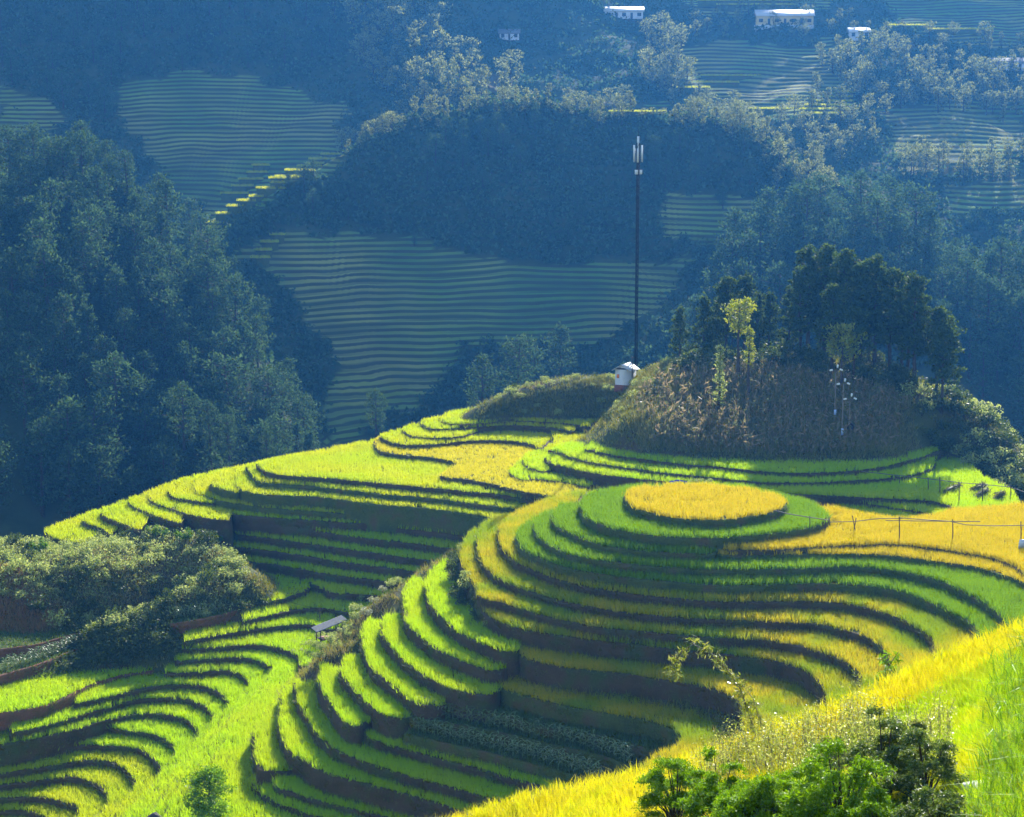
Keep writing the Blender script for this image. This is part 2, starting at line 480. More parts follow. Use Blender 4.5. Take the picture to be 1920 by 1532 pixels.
T(C_, 40.0, 'lime', [(-40, 1334), (0, 1327), (75, 1315), (120, 1297), (175, 1272), (225, 1257), (292, 1246), (297, 1240)], [(290, 1215), (200, 1222), (100, 1250), (0, 1280), (-40, 1285)], bank='red_earth')
T(C_, 39.4, 'lime', [(140, 1310), (200, 1297), (250, 1285), (287, 1277), (325, 1274), (375, 1276), (405, 1286), (425, 1300), (431, 1312), (425, 1325), (385, 1385), (340, 1450), (295, 1550)], [(650, 1550), (640, 1260), (600, 1220), (300, 1240), (150, 1285)])
T(C_, 38.6, 'lime', [(20, 1364), (55, 1357), (100, 1347), (150, 1332), (200, 1317), (250, 1303), (300, 1299), (350, 1301), (380, 1312), (400, 1330), (402, 1342), (370, 1395), (325, 1455), (262, 1550)], [(650, 1550), (640, 1280), (500, 1240), (250, 1270), (100, 1310), (20, 1340)])
T(C_, 37.8, 'lime', [(-40, 1390), (5, 1385), (50, 1377), (100, 1367), (150, 1355), (200, 1340), (250, 1330), (300, 1329), (337, 1337), (362, 1350), (375, 1363), (365, 1380), (310, 1460), (240, 1550)], [(650, 1550), (640, 1300), (400, 1270), (200, 1300), (50, 1340), (-40, 1360)])
T(C_, 37.0, 'lime', [(198, 1352), (237, 1360), (275, 1365), (307, 1376), (328, 1388), (331, 1400), (310, 1435), (270, 1490), (225, 1550)], [(650, 1550), (640, 1300), (450, 1300), (300, 1310), (200, 1330)])
T(C_, 36.2, 'lime', [(-40, 1424), (0, 1416), (50, 1407), (100, 1397), (147, 1387), (200, 1389), (250, 1392), (275, 1402), (292, 1417), (303, 1436), (290, 1460), (250, 1500), (210, 1550)], [(650, 1550), (640, 1320), (400, 1330), (150, 1350), (0, 1390), (-40, 1395)])
T(C_, 35.4, 'olive', [(-40, 1446), (0, 1440), (50, 1432), (100, 1425), (150, 1417), (200, 1416), (230, 1427), (250, 1447), (256, 1463), (240, 1485), (190, 1550)], [(650, 1550), (640, 1340), (350, 1370), (150, 1385), (-40, 1415)])
T(C_, 34.6, 'olive', [(-40, 1467), (0, 1462), (50, 1456), (100, 1450), (137, 1447), (170, 1455), (195, 1470), (207, 1484), (195, 1510), (165, 1550)], [(650, 1550), (500, 1400), (200, 1410), (-40, 1440)])
T(C_, 33.8, 'olive', [(-40, 1488), (0, 1486), (50, 1484), (87, 1486), (125, 1495), (152, 1505), (140, 1530), (130, 1555)], [(650, 1555), (500, 1420), (150, 1440), (-40, 1460)])
T(C_, 33.0, 'olive', [(-40, 1510), (0, 1510), (37, 1509), (70, 1515), (100, 1530), (110, 1560)], [(650, 1560), (300, 1460), (-40, 1485)])
T(C_, 32.2, 'olive', [(-60, 1600), (200, 1610), (700, 1610)], [(300, 1500), (-60, 1500)])
# --- ledges under the knoll
T(C_, 42.0, 'weeds', [(-40, 1222), (0, 1213), (60, 1205), (130, 1187), (200, 1168), (260, 1152), (330, 1140)], [(330, 1120), (200, 1130), (0, 1180), (-40, 1185)], hr=0.3, bank='red_earth')
T(C_, 43.6, 'weeds', [(322, 1166), (400, 1152), (460, 1135), (492, 1122)], [(480, 1100), (400, 1115), (320, 1140)], hr=0.3, bank='red_earth')
T(C_, 41.0, 'weeds', [(-40, 1275), (0, 1262), (60, 1245), (140, 1215), (172, 1204)], [(172, 1185), (100, 1195), (0, 1228), (-40, 1235)], hr=0.3, bank='red_earth')
# --- the ridge behind, left part
T(D_, 56.7, 'olive', [(826, 777), (830, 784), (855, 788), (905, 786), (955, 781), (1005, 783), (1067, 787), (1103, 793), (1110, 785)], [(1150, 775), (1000, 755), (880, 760), (840, 768)])
T(D_, 56.3, 'olive', [(790, 785), (796, 792), (812, 797), (880, 794), (955, 790), (1005, 792), (1050, 796), (1072, 801), (1078, 795)], [(1100, 785), (900, 770), (800, 778)])
T(D_, 55.8, 'olive', [(755, 797), (760, 804), (785, 812), (830, 813), (870, 810)], [(900, 800), (850, 785), (770, 790)])
T(D_, 55.6, 'olive', [(1036, 803), (1040, 822), (1022, 838), (1060, 850)], [(1150, 850), (1220, 830), (1230, 790), (1160, 785), (1080, 785)], hr=0.5)
T(D_, 55.3, 'olive', [(714, 808), (720, 816), (755, 826), (805, 826), (855, 821), (917, 818), (967, 820), (1000, 826), (1013, 834), (1018, 828)], [(1040, 810), (900, 795), (760, 797)])
T(D_, 54.6, 'straw', [(702, 820), (708, 832), (725, 843), (792, 850), (830, 855), (856, 862), (845, 872), (827, 885), (840, 889), (880, 893), (930, 903), (980, 915), (1017, 921), (1060, 928), (1100, 940)], [(1130, 900), (1050, 850), (1020, 830), (860, 815), (720, 808)], hr=0.5)
T(D_, 54.0, 'olive', [(492, 870), (500, 877), (530, 883), (605, 888), (680, 895), (755, 902), (855, 911), (930, 918), (1042, 936), (1080, 945)], [(1100, 900), (1000, 850), (860, 820), (700, 818), (600, 838), (500, 856), (480, 862)])
T(D_, 53.2, 'olive', [(470, 878), (480, 888), (492, 896), (555, 901), (630, 908), (705, 917), (780, 923), (855, 931), (930, 941), (1017, 950), (1060, 960)], [(1080, 930), (900, 900), (700, 860), (560, 845), (460, 866)], bank='bank_green')
T(D_, 52.4, 'olive', [(444, 900), (450, 908), (480, 917), (530, 921), (592, 923), (655, 931), (705, 937), (780, 943), (855, 951), (900, 958), (960, 970)], [(1000, 950), (800, 900), (560, 850), (440, 870)], bank='bank_green')
T(D_, 52.05, 'olive', [(396, 899), (402, 904), (415, 909), (446, 916)], [(470, 900), (430, 876), (405, 882)], bank='bank_green')
T(D_, 50.9, 'olive', [(362, 903), (370, 917), (385, 921), (400, 928), (455, 938), (530, 946), (630, 953), (675, 954)], [(720, 940), (600, 900), (500, 870), (420, 873), (365, 888)], bank='bank_green')
T(D_, 50.6, 'olive', [(316, 913), (322, 922), (338, 927), (372, 932), (400, 936)], [(420, 910), (380, 882), (325, 897)])
T(D_, 50.8, 'lime', [(726, 953), (735, 959), (780, 965), (855, 975), (880, 976), (927, 983), (960, 990)], [(980, 970), (850, 945), (740, 940)])
T(D_, 50.0, 'olive', [(278, 925), (283, 932), (310, 942), (347, 954), (390, 964), (430, 967)], [(440, 930), (350, 889), (285, 912)])
T(D_, 49.8, 'lime', [(690, 970), (697, 975), (755, 982), (840, 991), (877, 997), (910, 1003)], [(930, 985), (800, 955), (700, 955)])
T(D_, 49.5, 'olive', [(240, 935), (248, 942), (275, 953), (300, 962), (340, 974)], [(350, 940), (280, 915), (245, 927)])
T(D_, 49.85, 'lime', [(436, 956), (446, 959), (530, 965), (630, 972), (690, 975)], [(700, 955), (600, 945), (440, 945)], hr=0.5)
T(D_, 49.0, 'olive', [(190, 953), (196, 961), (210, 967), (232, 974), (260, 987)], [(280, 960), (235, 931), (195, 946)])
T(D_, 48.8, 'lime', [(462, 968), (470, 973), (555, 981), (630, 993), (705, 1003), (780, 1011), (855, 1021), (900, 1030)], [(920, 1005), (700, 965), (560, 950), (465, 950)])
T(D_, 48.2, 'olive', [(156, 967), (160, 973), (185, 981), (210, 994)], [(230, 970), (195, 946), (160, 957)])
T(D_, 47.7, 'lime', [(440, 988), (446, 993), (505, 1001), (580, 1011), (680, 1025), (755, 1036), (830, 1044), (870, 1050)], [(900, 1030), (700, 985), (560, 962), (445, 965)])
T(D_, 47.5, 'olive', [(85, 988), (100, 1000), (150, 1012)], [(210, 985), (180, 950), (95, 980)])
T(D_, 46.6, 'lime', [(398, 1006), (404, 1011), (480, 1021), (555, 1031), (630, 1043), (705, 1053), (792, 1064), (830, 1070)], [(860, 1050), (700, 1010), (500, 980), (410, 985)])
T(D_, 45.5, 'lime', [(440, 1036), (446, 1041), (530, 1052), (605, 1066), (680, 1076), (762, 1086), (800, 1092)], [(840, 1070), (600, 1025), (440, 1010)])
T(D_, 44.4, 'lime', [(585, 1086), (605, 1094), (625, 1103), (680, 1106), (730, 1110), (770, 1115)], [(800, 1090), (640, 1065), (560, 1055)])
# --- the ridge behind, right part below the wooded mound
T(D_, 57.5, 'lime', [(1099, 834), (1150, 845), (1225, 855), (1275, 861), (1350, 867), (1425, 875), (1480, 878), (1515, 878), (1590, 875), (1665, 865), (1727, 848), (1769, 834), (1772, 826)], [(1740, 795), (1500, 820), (1250, 810), (1120, 812)])
T(D_, 56.85, 'lime', [(1030, 836), (1050, 841), (1075, 851), (1125, 861), (1200, 872), (1275, 881), (1350, 888), (1440, 896), (1515, 896), (1590, 893), (1665, 888), (1715, 880), (1747, 868), (1750, 856)], [(1760, 840), (1500, 845), (1200, 830), (1060, 825)])
T(D_, 56.25, 'lime', [(1022, 850), (1037, 861), (1075, 871), (1125, 881), (1200, 890), (1252, 895), (1350, 905), (1440, 913), (1477, 916), (1565, 921), (1665, 926), (1740, 930), (1777, 938), (1797, 946), (1850, 960)], [(1920, 960), (1900, 915), (1840, 885), (1815, 860), (1750, 845), (1300, 855), (1050, 835)])
T(D_, 55.6, 'lime', [(1590, 931), (1620, 935), (1665, 941), (1735, 953), (1760, 960)], [(1790, 950), (1700, 920), (1590, 915)])
T(D_, 55.5, 'lime', [(982, 853), (986, 864), (1000, 872), (1020, 876), (1036, 873)], [(1050, 860), (1020, 838), (990, 843)])
T(D_, 55.1, 'lime', [(1560, 938), (1580, 945), (1640, 958), (1700, 966), (1720, 975)], [(1760, 970), (1680, 930), (1560, 920)])
T(D_, 55.0, 'lime', [(957, 872), (960, 884), (980, 891), (1002, 890), (1050, 895), (1100, 905)], [(1130, 890), (1050, 860), (980, 854)])

# ------------------------------------------------------------------ survey of the ground between the terraces
for t in TERR:
    fr = np.array(on_z(*np.array(t['front'], float).T, t['z'])).T
    if t['closed']:
        fr = np.vstack([fr, fr[:1]])
    t['n_front'] = len(catmull(fr, 0.55)) - (1 if t['closed'] else 0)
    cf = catmull(fr, 0.55)
    if t['closed']:
        cf = cf[:-1]
    nrm = np.stack([fbm(cf[:, 0] * 0.35, cf[:, 1] * 0.35, 3, 11), fbm(cf[:, 0] * 0.35, cf[:, 1] * 0.35, 3, 29)], 1)
    cf = cf + nrm * 0.34
    t['cf'] = cf
    if t['back']:
        bk = np.array(on_z(*np.array(t['back'], float).T, t['z'])).T
        t['poly'] = np.vstack([cf, bk])
    else:
        t['poly'] = cf
    p = t['poly']
    area = 0.5 * np.sum(p[:, 0] * np.roll(p[:, 1], -1) - np.roll(p[:, 0], -1) * p[:, 1])
    t['ccw'] = area > 0
    t['zg'] = t['z'] - t['hr']

CTRL = []                                              # (x, y, z) ground points for the surface under everything
for t in TERR:
    for x, y in t['cf'][::6]:
        CTRL.append((x, y, t['zg'] - 1.5))


def ctrl(px, py, D, dz=0.0):
    q = at(px, py, D)
    CTRL.append((q[0], q[1], q[2] + dz))


# bushy knoll on the left
for q in [(-60, 1012, 229), (0, 1018, 228.5), (90, 1006, 228.5), (170, 1006, 228), (250, 1006, 227), (330, 1018, 224), (400, 1045, 219), (450, 1075, 214), (492, 1098, 211),
          (0, 1080, 214), (120, 1080, 213), (240, 1080, 213), (350, 1090, 211), (420, 1105, 210), (-60, 1090, 214),
          (-60, 1180, 206), (0, 1180, 206), (100, 1165, 206), (200, 1150, 206), (300, 1135, 207), (400, 1128, 208), (460, 1122, 208.5),
          (0, 1235, 201), (90, 1205, 202.5), (160, 1190, 203), (260, 1180, 203), (330, 1180, 202),
          (0, 1262, 197), (100, 1235, 198), (200, 1215, 199), (300, 1200, 199.5), (-60, 1275, 196)]:
    ctrl(*q)
# red banks below the knoll, brush gully between knoll and the ridge
for q in [(350, 985, 228), (390, 1000, 224), (430, 1020, 221), (470, 1060, 216)]:
    ctrl(*q, dz=-0.6)
# wooded mound: foot, flank, top
for q in [(1170, 790, 236), (1215, 838, 230), (1300, 850, 227.5), (1400, 858, 226), (1500, 861, 225.5), (1600, 857, 225.5), (1690, 842, 226), (1740, 820, 228),
          (1190, 745, 246), (1260, 760, 240), (1350, 765, 237), (1450, 765, 236), (1550, 765, 236), (1650, 765, 236), (1720, 770, 236),
          (1200, 705, 256), (1280, 700, 249), (1380, 690, 246), (1480, 685, 246), (1580, 690, 246), (1680, 710, 244), (1760, 750, 240),
          (1820, 800, 236), (1870, 860, 231), (1910, 910, 226), (1960, 950, 222),
          (1480, 680, 262), (1600, 690, 262), (1350, 680, 262), (1720, 720, 258), (1850, 800, 250), (1950, 900, 245)]:
    ctrl(*q)
# brush ridge with the shed
for q in [(905, 772, 259), (960, 768, 259), (1040, 772, 258), (1150, 775, 257), (940, 752, 262), (1000, 742, 263), (1060, 730, 264), (1110, 720, 265), (1172, 722, 262), (1170, 760, 257), (1160, 715, 266), (1230, 692, 264)]:
    ctrl(*q)
for q in [(600, 1230, 178), (640, 1202, 180), (675, 1155, 187), (740, 1100, 190.5), (790, 1064, 195), (840, 1040, 196), (560, 1258, 180), (850, 1060, 186), (870, 1110, 180), (890, 1150, 174), (910, 1180, 170)]:
    ctrl(*q, dz=-0.35)
# beyond the skyline the ground falls into the gorge
for px_, z_ in [(-100, 22), (100, 24), (300, 26), (500, 30), (700, 34), (900, 40), (1100, 44), (1300, 46), (1500, 46), (1700, 42), (1900, 36), (2100, 34)]:
    x_ = (px_ - 960) / FPX * 300
    CTRL.append((x_, 300, z_))
    CTRL.append((x_ * 1.06, 318, z_ - 6))
for px_, py_, D_x, z_ in [(80, 0, 246, 40), (300, 0, 258, 42), (500, 0, 262, 45), (700, 0, 268, 48), (850, 0, 272, 50)]:
    CTRL.append(((px_ - 960) / FPX * D_x, D_x, z_))
# ground hidden in front of the bowl, and the gap between round hill and ridge
for px_, D_x, z_ in [(1300, 135, 46), (1500, 140, 47), (1700, 145, 50), (1900, 150, 54), (1100, 130, 44), (900, 132, 42), (700, 138, 40), (400, 145, 36), (100, 150, 30), (-100, 155, 28),
                     (1300, 196, 54), (1500, 196, 54), (1700, 196, 55), (1850, 192, 55), (1150, 200, 52), (2000, 190, 56), (1050, 202, 52),
                     (700, 120, 36), (1300, 118, 42), (1900, 125, 48), (200, 120, 26)]:
    CTRL.append(((px_ - 960) / FPX * D_x, D_x, z_))
CT = np.array(CTRL)


def tps_fit(P, lam):
    n = len(P)
    d = np.hypot(P[:, None, 0] - P[None, :, 0], P[:, None, 1] - P[None, :, 1])
    K = np.where(d > 0, d * d * np.log(d + 1e-9), 0) + lam * np.eye(n)
    Q = np.hstack([np.ones((n, 1)), P[:, :2]])
    M = np.zeros((n + 3, n + 3))
    M[:n, :n], M[:n, n:], M[n:, :n] = K, Q, Q.T
    return P[:, :2].copy(), np.linalg.solve(M, np.concatenate([P[:, 2], np.zeros(3)]))


def tps_eval(fit, X, Y):
    P, w = fit
    out = np.empty(len(X))
    for i in range(0, len(X), 4000):
        x, y = X[i:i + 4000], Y[i:i + 4000]
        d2 = (x[:, None] - P[None, :, 0]) ** 2 + (y[:, None] - P[None, :, 1]) ** 2
        K = 0.5 * d2 * np.log(d2 + 1e-12)
        out[i:i + 4000] = K @ w[:-3] + w[-3] + w[-2] * x + w[-1] * y
    return out


NEAR = tps_fit(CT, 4.0)


def near_z(x, y):
    return tps_eval(NEAR, np.atleast_1d(np.asarray(x, float)), np.atleast_1d(np.asarray(y, float)))


def grid_mesh(name, xs, ys, Z, smooth=True):
    nx, ny = len(xs), len(ys)
    X, Y = np.meshgrid(xs, ys)
    V = np.stack([X.ravel(), Y.ravel(), Z.ravel()], 1)
    i = (np.arange(ny - 1)[:, None] * nx + np.arange(nx - 1)[None, :]).ravel()
    Q = np.stack([i, i + 1, i + nx + 1, i + nx], 1)
    return mesh_np(name, V, None, Q, smooth=smooth)


gx, gy = np.arange(-95, 96, 1.4), np.arange(112, 316, 1.4)
GX, GY = np.meshgrid(gx, gy)
GZ = near_z(GX.ravel(), GY.ravel()).reshape(GX.shape) + fbm(GX * 0.3, GY * 0.3, 4, 5) * 0.7
obj('terrain', grid_mesh('terrain', gx, gy, GZ), 'hillside', kind='structure')

# ------------------------------------------------------------------ terrace bodies and their crops
HILLS = {k: empty(n, kind='structure') for k, n in (('round', 'terraced_hill'), ('valley', 'terraced_valley'), ('ridge', 'terraced_ridge'))}
CROP = dict(straw=('rice_straw', 0.55, 0.10), gold=('rice_gold', 0.62, 0.10), yellow=('rice_yellow', 0.68, 0.09), green=('rice_green', 0.66, 0.09), lime=('rice_lime', 0.62, 0.09), olive=('rice_olive', 0.55, 0.10), weeds=('weeds', 0.5, 0.10))


def terrace_body(t):
    p, zg, n = t['poly'], t['zg'], len(t['poly'])
    nx, pv = np.roll(p, -1, 0), np.roll(p, 1, 0)
    tan = nx - pv
    tan /= np.hypot(tan[:, 0], tan[:, 1])[:, None] + 1e-9
    out = np.stack([tan[:, 1], -tan[:, 0]], 1) * (1 if t['ccw'] else -1)
    # smooth the outward direction a little
    out = (out + np.roll(out, 1, 0) + np.roll(out, -1, 0))
    out /= np.hypot(out[:, 0], out[:, 1])[:, None] + 1e-9
    isf = np.zeros(n)
    isf[:t['n_front']] = 1
    rows = []
    for k, (o, dz) in enumerate([(-0.25, 0.02), (-0.08, 0.07), (0.10, 0.03), (0.17, -0.22), (0.20, -0.6), (0.26, -1.05), (0.33, -1.5), (0.42, -t['drop'])]):
        w = fbm(p[:, 0] * 0.9 + k * 3.1, p[:, 1] * 0.9, 3, 40 + k) * (0.0 if k == 0 else (0.16 if k < 3 else 0.30))
        zz = zg + dz + (fbm(p[:, 0] * 1.3, p[:, 1] * 1.3 + k, 2, 60) * 0.10 if 0 < k < 4 else 0)
        rows.append(np.column_stack([p + out * ((o + w) * isf + (0.0 if k else 0))[:, None], np.broadcast_to(zz, n)]))
    me = bpy.data.meshes.new('terrace')
    V = np.vstack(rows)
    faces = [list(range(n))] if t['ccw'] else [list(range(n))[::-1]]
    for k in range(len(rows) - 1):
        for i in range(n):
            j = (i + 1) % n
            a, b, c, d = k * n + i, k * n + j, (k + 1) * n + j, (k + 1) * n + i
            faces.append([a, d, c, b] if t['ccw'] else [a, b, c, d])
    me.from_pydata(V.tolist(), [], faces)
    me.materials.append(MATS['paddy'])
    me.materials.append(MATS[t['bank']])
    mi = np.ones(len(faces), np.int32)
    mi[0] = 0
    me.polygons.foreach_set('material_index', mi)
    me.polygons.foreach_set('use_smooth', mi.astype(bool))
    t['out'] = out
    return me


def crop_points(t, dens, jitter_edge=0.10):
    p = t['poly']
    lo, hi = p.min(0), p.max(0)
    n = int((hi[0] - lo[0]) * (hi[1] - lo[1]) * dens)
    X, Y = RNG.uniform(lo[0], hi[0], n), RNG.uniform(lo[1], hi[1], n)
    px, py = to_px(np.stack([X, Y, np.full(n, t['z'])], 1))
    m = (px > -90) & (px < 2010) & (py > 700) & (py < 1600)
    X, Y = X[m], Y[m]
    m = inside(p, X, Y)
    X, Y = X[m], Y[m]
    for u in TERR:
        if u is t or u['z'] <= t['z'] + 0.01:
            continue
        q = u['poly']
        bb = (X > q[:, 0].min()) & (X < q[:, 0].max()) & (Y > q[:, 1].min()) & (Y < q[:, 1].max())
        if not bb.any():
            continue
        i = np.where(bb)[0]
        kill = inside(q, X[i], Y[i])
        keep = np.ones(len(X), bool)
        keep[i[kill]] = False
        X, Y = X[keep], Y[keep]
        if len(X) == 0:
            break
    return X, Y


TRI = 0
for t in TERR:
    body = obj('terrace', terrace_body(t), None, HILLS[t['hill']])
    mat, hh, ww = CROP[t['crop']]
    Dm = t['poly'][:t['n_front'], 1].mean()
    dens = {'gold': 24, 'weeds': 10}.get(t['crop'], 23) * (190.0 / max(Dm, 150.0)) ** 2
    X, Y = crop_points(t, dens)
    g = Geo()
    crack = 0.022 if t['crop'] in ('gold', 'straw') else 0.010
    m_ = np.abs(fbm(X / 3.0, Y / 3.0, 3, 71)) > crack
    X, Y = X[m_], Y[m_]
    if len(X):
        hvar = 1 + fbm(X * 0.5, Y * 0.5, 3, 77) * 0.34
        V, F, h = blades(np.stack([X, Y, np.full(len(X), t['zg'])], 1), hh * (t['hr'] / 0.62 if t['hr'] > 0.4 else 0.7), ww * 0.8 * Dm / 180.0, 0.47, k=4)
        hv = np.repeat(hvar, 4)
        V = V.reshape(-1, 3, 3)
        V[:, 2, 2] = t['zg'] + (V[:, 2, 2] - t['zg']) * hv
        g.add(V.reshape(-1, 3), F, None, h)
    if g.n:
        obj('rice' if t['crop'] != 'weeds' else 'weeds', g.mesh('rice', h=True), mat, body, kind='stuff')
        TRI += g.n // 3
    # grass along the bund and hanging on the bank
    cf, out = t['cf'], t['out'][:t['n_front']]
    seg = np.hypot(*(np.roll(cf, -1, 0) - cf).T)
    k = RNG.integers(0, len(cf) - 1, int(seg[:-1].sum() * 15))
    f = RNG.uniform(0, 1, len(k))[:, None]
    q = cf[k] * (1 - f) + cf[k + 1] * f
    o = out[k]
    px, py = to_px(np.column_stack([q, np.full(len(q), t['zg'])]))
    m = (px > -60) & (px < 1980) & (py < 1590)
    q, o = q[m], o[m]
    if len(q) > 4:
        g = Geo()
        dn = RNG.uniform(0, 1, len(q)) ** 1.25 * (1.4 if t['bank'] == 'bank_green' else 1.15)
        P = np.column_stack([q + o * (0.10 + 0.15 * dn)[:, None], t['zg'] - dn])
        patchy = vnoise(q[:, 0] / 1.7, q[:, 1] / 1.7 + dn, 57) > 0.36
        P, o = P[patchy], o[patchy]
        V, F, h = blades(P, 0.34, 0.06, 0.8, k=3, spread=0.08)
        V = V.reshape(-1, 3, 3)
        V[:, 2, :2] += np.repeat(o, 3, 0) * 0.12
        g.add(V.reshape(-1, 3), F, None, h)
        obj('bank_grass', g.mesh('bank_grass', h=True), 'bank_tufts' if t['bank'] != 'bank_green' else 'weeds', body, kind='stuff')
        TRI += g.n // 3
print('terrace triangles', TRI)

# ------------------------------------------------------------------ the mountainside across the gorge
STEP = 1.3


def tent(X, Y, pts, kf, kb, kr=None):
    best = np.full(X.shape, -1e9)
    for (x0, y0, z0), (x1, y1, z1) in zip(pts[:-1], pts[1:]):
        dx, dy = x1 - x0, y1 - y0
        L2 = dx * dx + dy * dy
        t = np.clip(((X - x0) * dx + (Y - y0) * dy) / L2, 0, 1)
        qx, qy = x0 + t * dx, y0 + t * dy
        d = np.hypot(X - qx, Y - qy)
        k = np.where(Y < qy, kf, kb)
        if kr:
            k = k + (kr - k) * np.clip((X - qx) / (d + 1e-6) * 1.3, 0, 1)
        best = np.maximum(best, z0 + t * (z1 - z0) - k * d)
    return best


def pxs(lst):
    return [tuple(at(*q)) for q in lst]


R_SPUR = pxs([(1640, 430, 470), (1540, 352, 490), (1470, 305, 504), (1400, 250, 516), (1290, 214, 524), (1150, 214, 529), (1000, 207, 530), (880, 208, 528), (780, 228, 523), (700, 258, 516), (640, 295, 508), (540, 350, 492), (440, 415, 476), (390, 450, 466)])
R_MINOR = pxs([(600, 400, 505), (530, 440, 478), (470, 480, 466), (430, 520, 455)])
R_LEFT = pxs([(-160, 330, 446), (60, 340, 436), (150, 312, 430), (230, 335, 425), (300, 430, 415), (400, 545, 405), (470, 655, 395), (530, 770, 385), (580, 890, 372)])
R_RIGHT = pxs([(1300, 660, 420), (1380, 540, 430), (1470, 455, 440), (1570, 412, 445), (1700, 462, 440), (1820, 535, 430), (1920, 600, 425), (2100, 660, 420)])
R_KNOB = pxs([(780, 830, 362), (880, 775, 368), (980, 752, 371), (1080, 745, 372), (1180, 745, 372)])
R_BACKL = [(-520, 800, 236), (-300, 800, 232), (-100, 805, 226), (-30, 815, 222), (30, 850, 196), (140, 900, 235)]
R_TOP = pxs([(680, -60, 720), (705, 10, 690), (745, 70, 660), (800, 125, 632), (880, 168, 608), (980, 198, 585)])
R_BACKR = [(140, 900, 235), (260, 985, 284), (450, 1000, 288), (700, 1000, 286), (1000, 1010, 288)]


def bg_z(X, Y, noise=True):
    zs = [tent(X, Y, R_SPUR, 0.72, 0.55), tent(X, Y, R_LEFT, 0.48, 1.7, 1.5), tent(X, Y, R_RIGHT, 0.55, 0.7), tent(X, Y, R_KNOB, 0.55, 0.6),
          tent(X, Y, R_TOP, 0.55, 0.6), tent(X, Y, R_BACKL, 0.74, 0.6), tent(X, Y, R_BACKR, 0.85, 0.6),
          np.clip(97 + 0.34 * (Y - 620) + 0.02 * (X - 100), -1e9, 165) + np.minimum(0, (X + 40) * 0.55),
          np.full(X.shape, 15.0)]
    s = 4.0
    m = np.max(zs, 0)
    z = m + s * np.log(sum(np.exp((q - m) / s) for q in zs))
    if noise:
        z = z + fbm(X / 46, Y / 46, 4, 3) * 12 + np.abs(fbm(X / 24, Y / 60, 2, 12)) * 7 + fbm(X / 13, Y / 13, 3, 8) * 2.6 + fbm(X / 70, Y / 25, 2, 21) * 4
    return z - 1.5


PX_TERR = [[(215, 165), (300, 145), (420, 140), (640, 190), (648, 262), (560, 330), (430, 405), (330, 385), (300, 300), (250, 250)],
           [(0, 160), (95, 185), (120, 235), (60, 262), (0, 285)],
           [(440, 480), (540, 425), (640, 440), (800, 455), (1000, 500), (1300, 490), (1240, 570), (1110, 650), (1000, 650), (860, 650), (800, 760), (590, 830), (650, 690), (560, 570)],
           [(1285, 85), (1560, 80), (1610, 160), (1620, 230), (1490, 230), (1290, 215)],
           [(1650, 205), (1920, 190), (1920, 310), (1690, 325)], [(1780, 335), (1990, 335), (1990, 410), (1800, 400)],
           [(1270, -60), (1560, -60), (1550, 30), (1300, 25)], [(1650, -60), (1990, -60), (1990, 100), (1700, 60)],
           [(1230, 365), (1410, 365), (1400, 450), (1230, 455)], [(1130, 205), (1260, 192), (1260, 214), (1140, 216)], [(400, 290), (640, 262), (640, 300), (420, 420)]]
PX_BARE = [[(850, 135), (945, 138), (950, 165), (870, 165)], [(1640, 84), (1720, 92), (1690, 110)]]


def px_mask(P, polys):
    px, py = to_px(P)
    m = np.zeros(len(P), bool)
    jx, jy = fbm(px / 60, py / 34, 4, 14) * 90, fbm(px / 60, py / 34, 4, 15) * 46
    for q in polys:
        m |= inside(np.array(q, float), px + jx, py + jy)
    return m


def terr_warp(X, Y):
    return fbm(X / 34, Y / 34, 3, 31) * 3.4 + fbm(X / 9, Y / 9, 2, 33) * 0.2


def bg_grid(name, xs, ys):
    X, Y = np.meshgrid(xs, ys)
    Z = bg_z(X, Y)
    P = np.stack([X.ravel(), Y.ravel(), Z.ravel()], 1)
    mt = px_mask(P, PX_TERR).reshape(X.shape)
    mb = px_mask(P, PX_BARE).reshape(X.shape)
    W_ = terr_warp(X, Y)
    u = (Z + W_) / STEP
    k = np.floor(u)
    f = u - k
    Z2 = np.where(mt, 0.5 * Z + 0.5 * ((k + np.clip((f - 0.5) / 0.5, 0, 1)) * STEP - W_), Z)
    me = grid_mesh(name, xs, ys, Z2, smooth=False)
    for nm, dom, val in (('terraced', 'POINT', mt.ravel()), ('bare', 'POINT', mb.ravel()), ('level', 'POINT', u.ravel())):
        a = me.attributes.new(nm, 'FLOAT', dom)
        a.data.foreach_set('value', val.astype(np.float32))
    return me


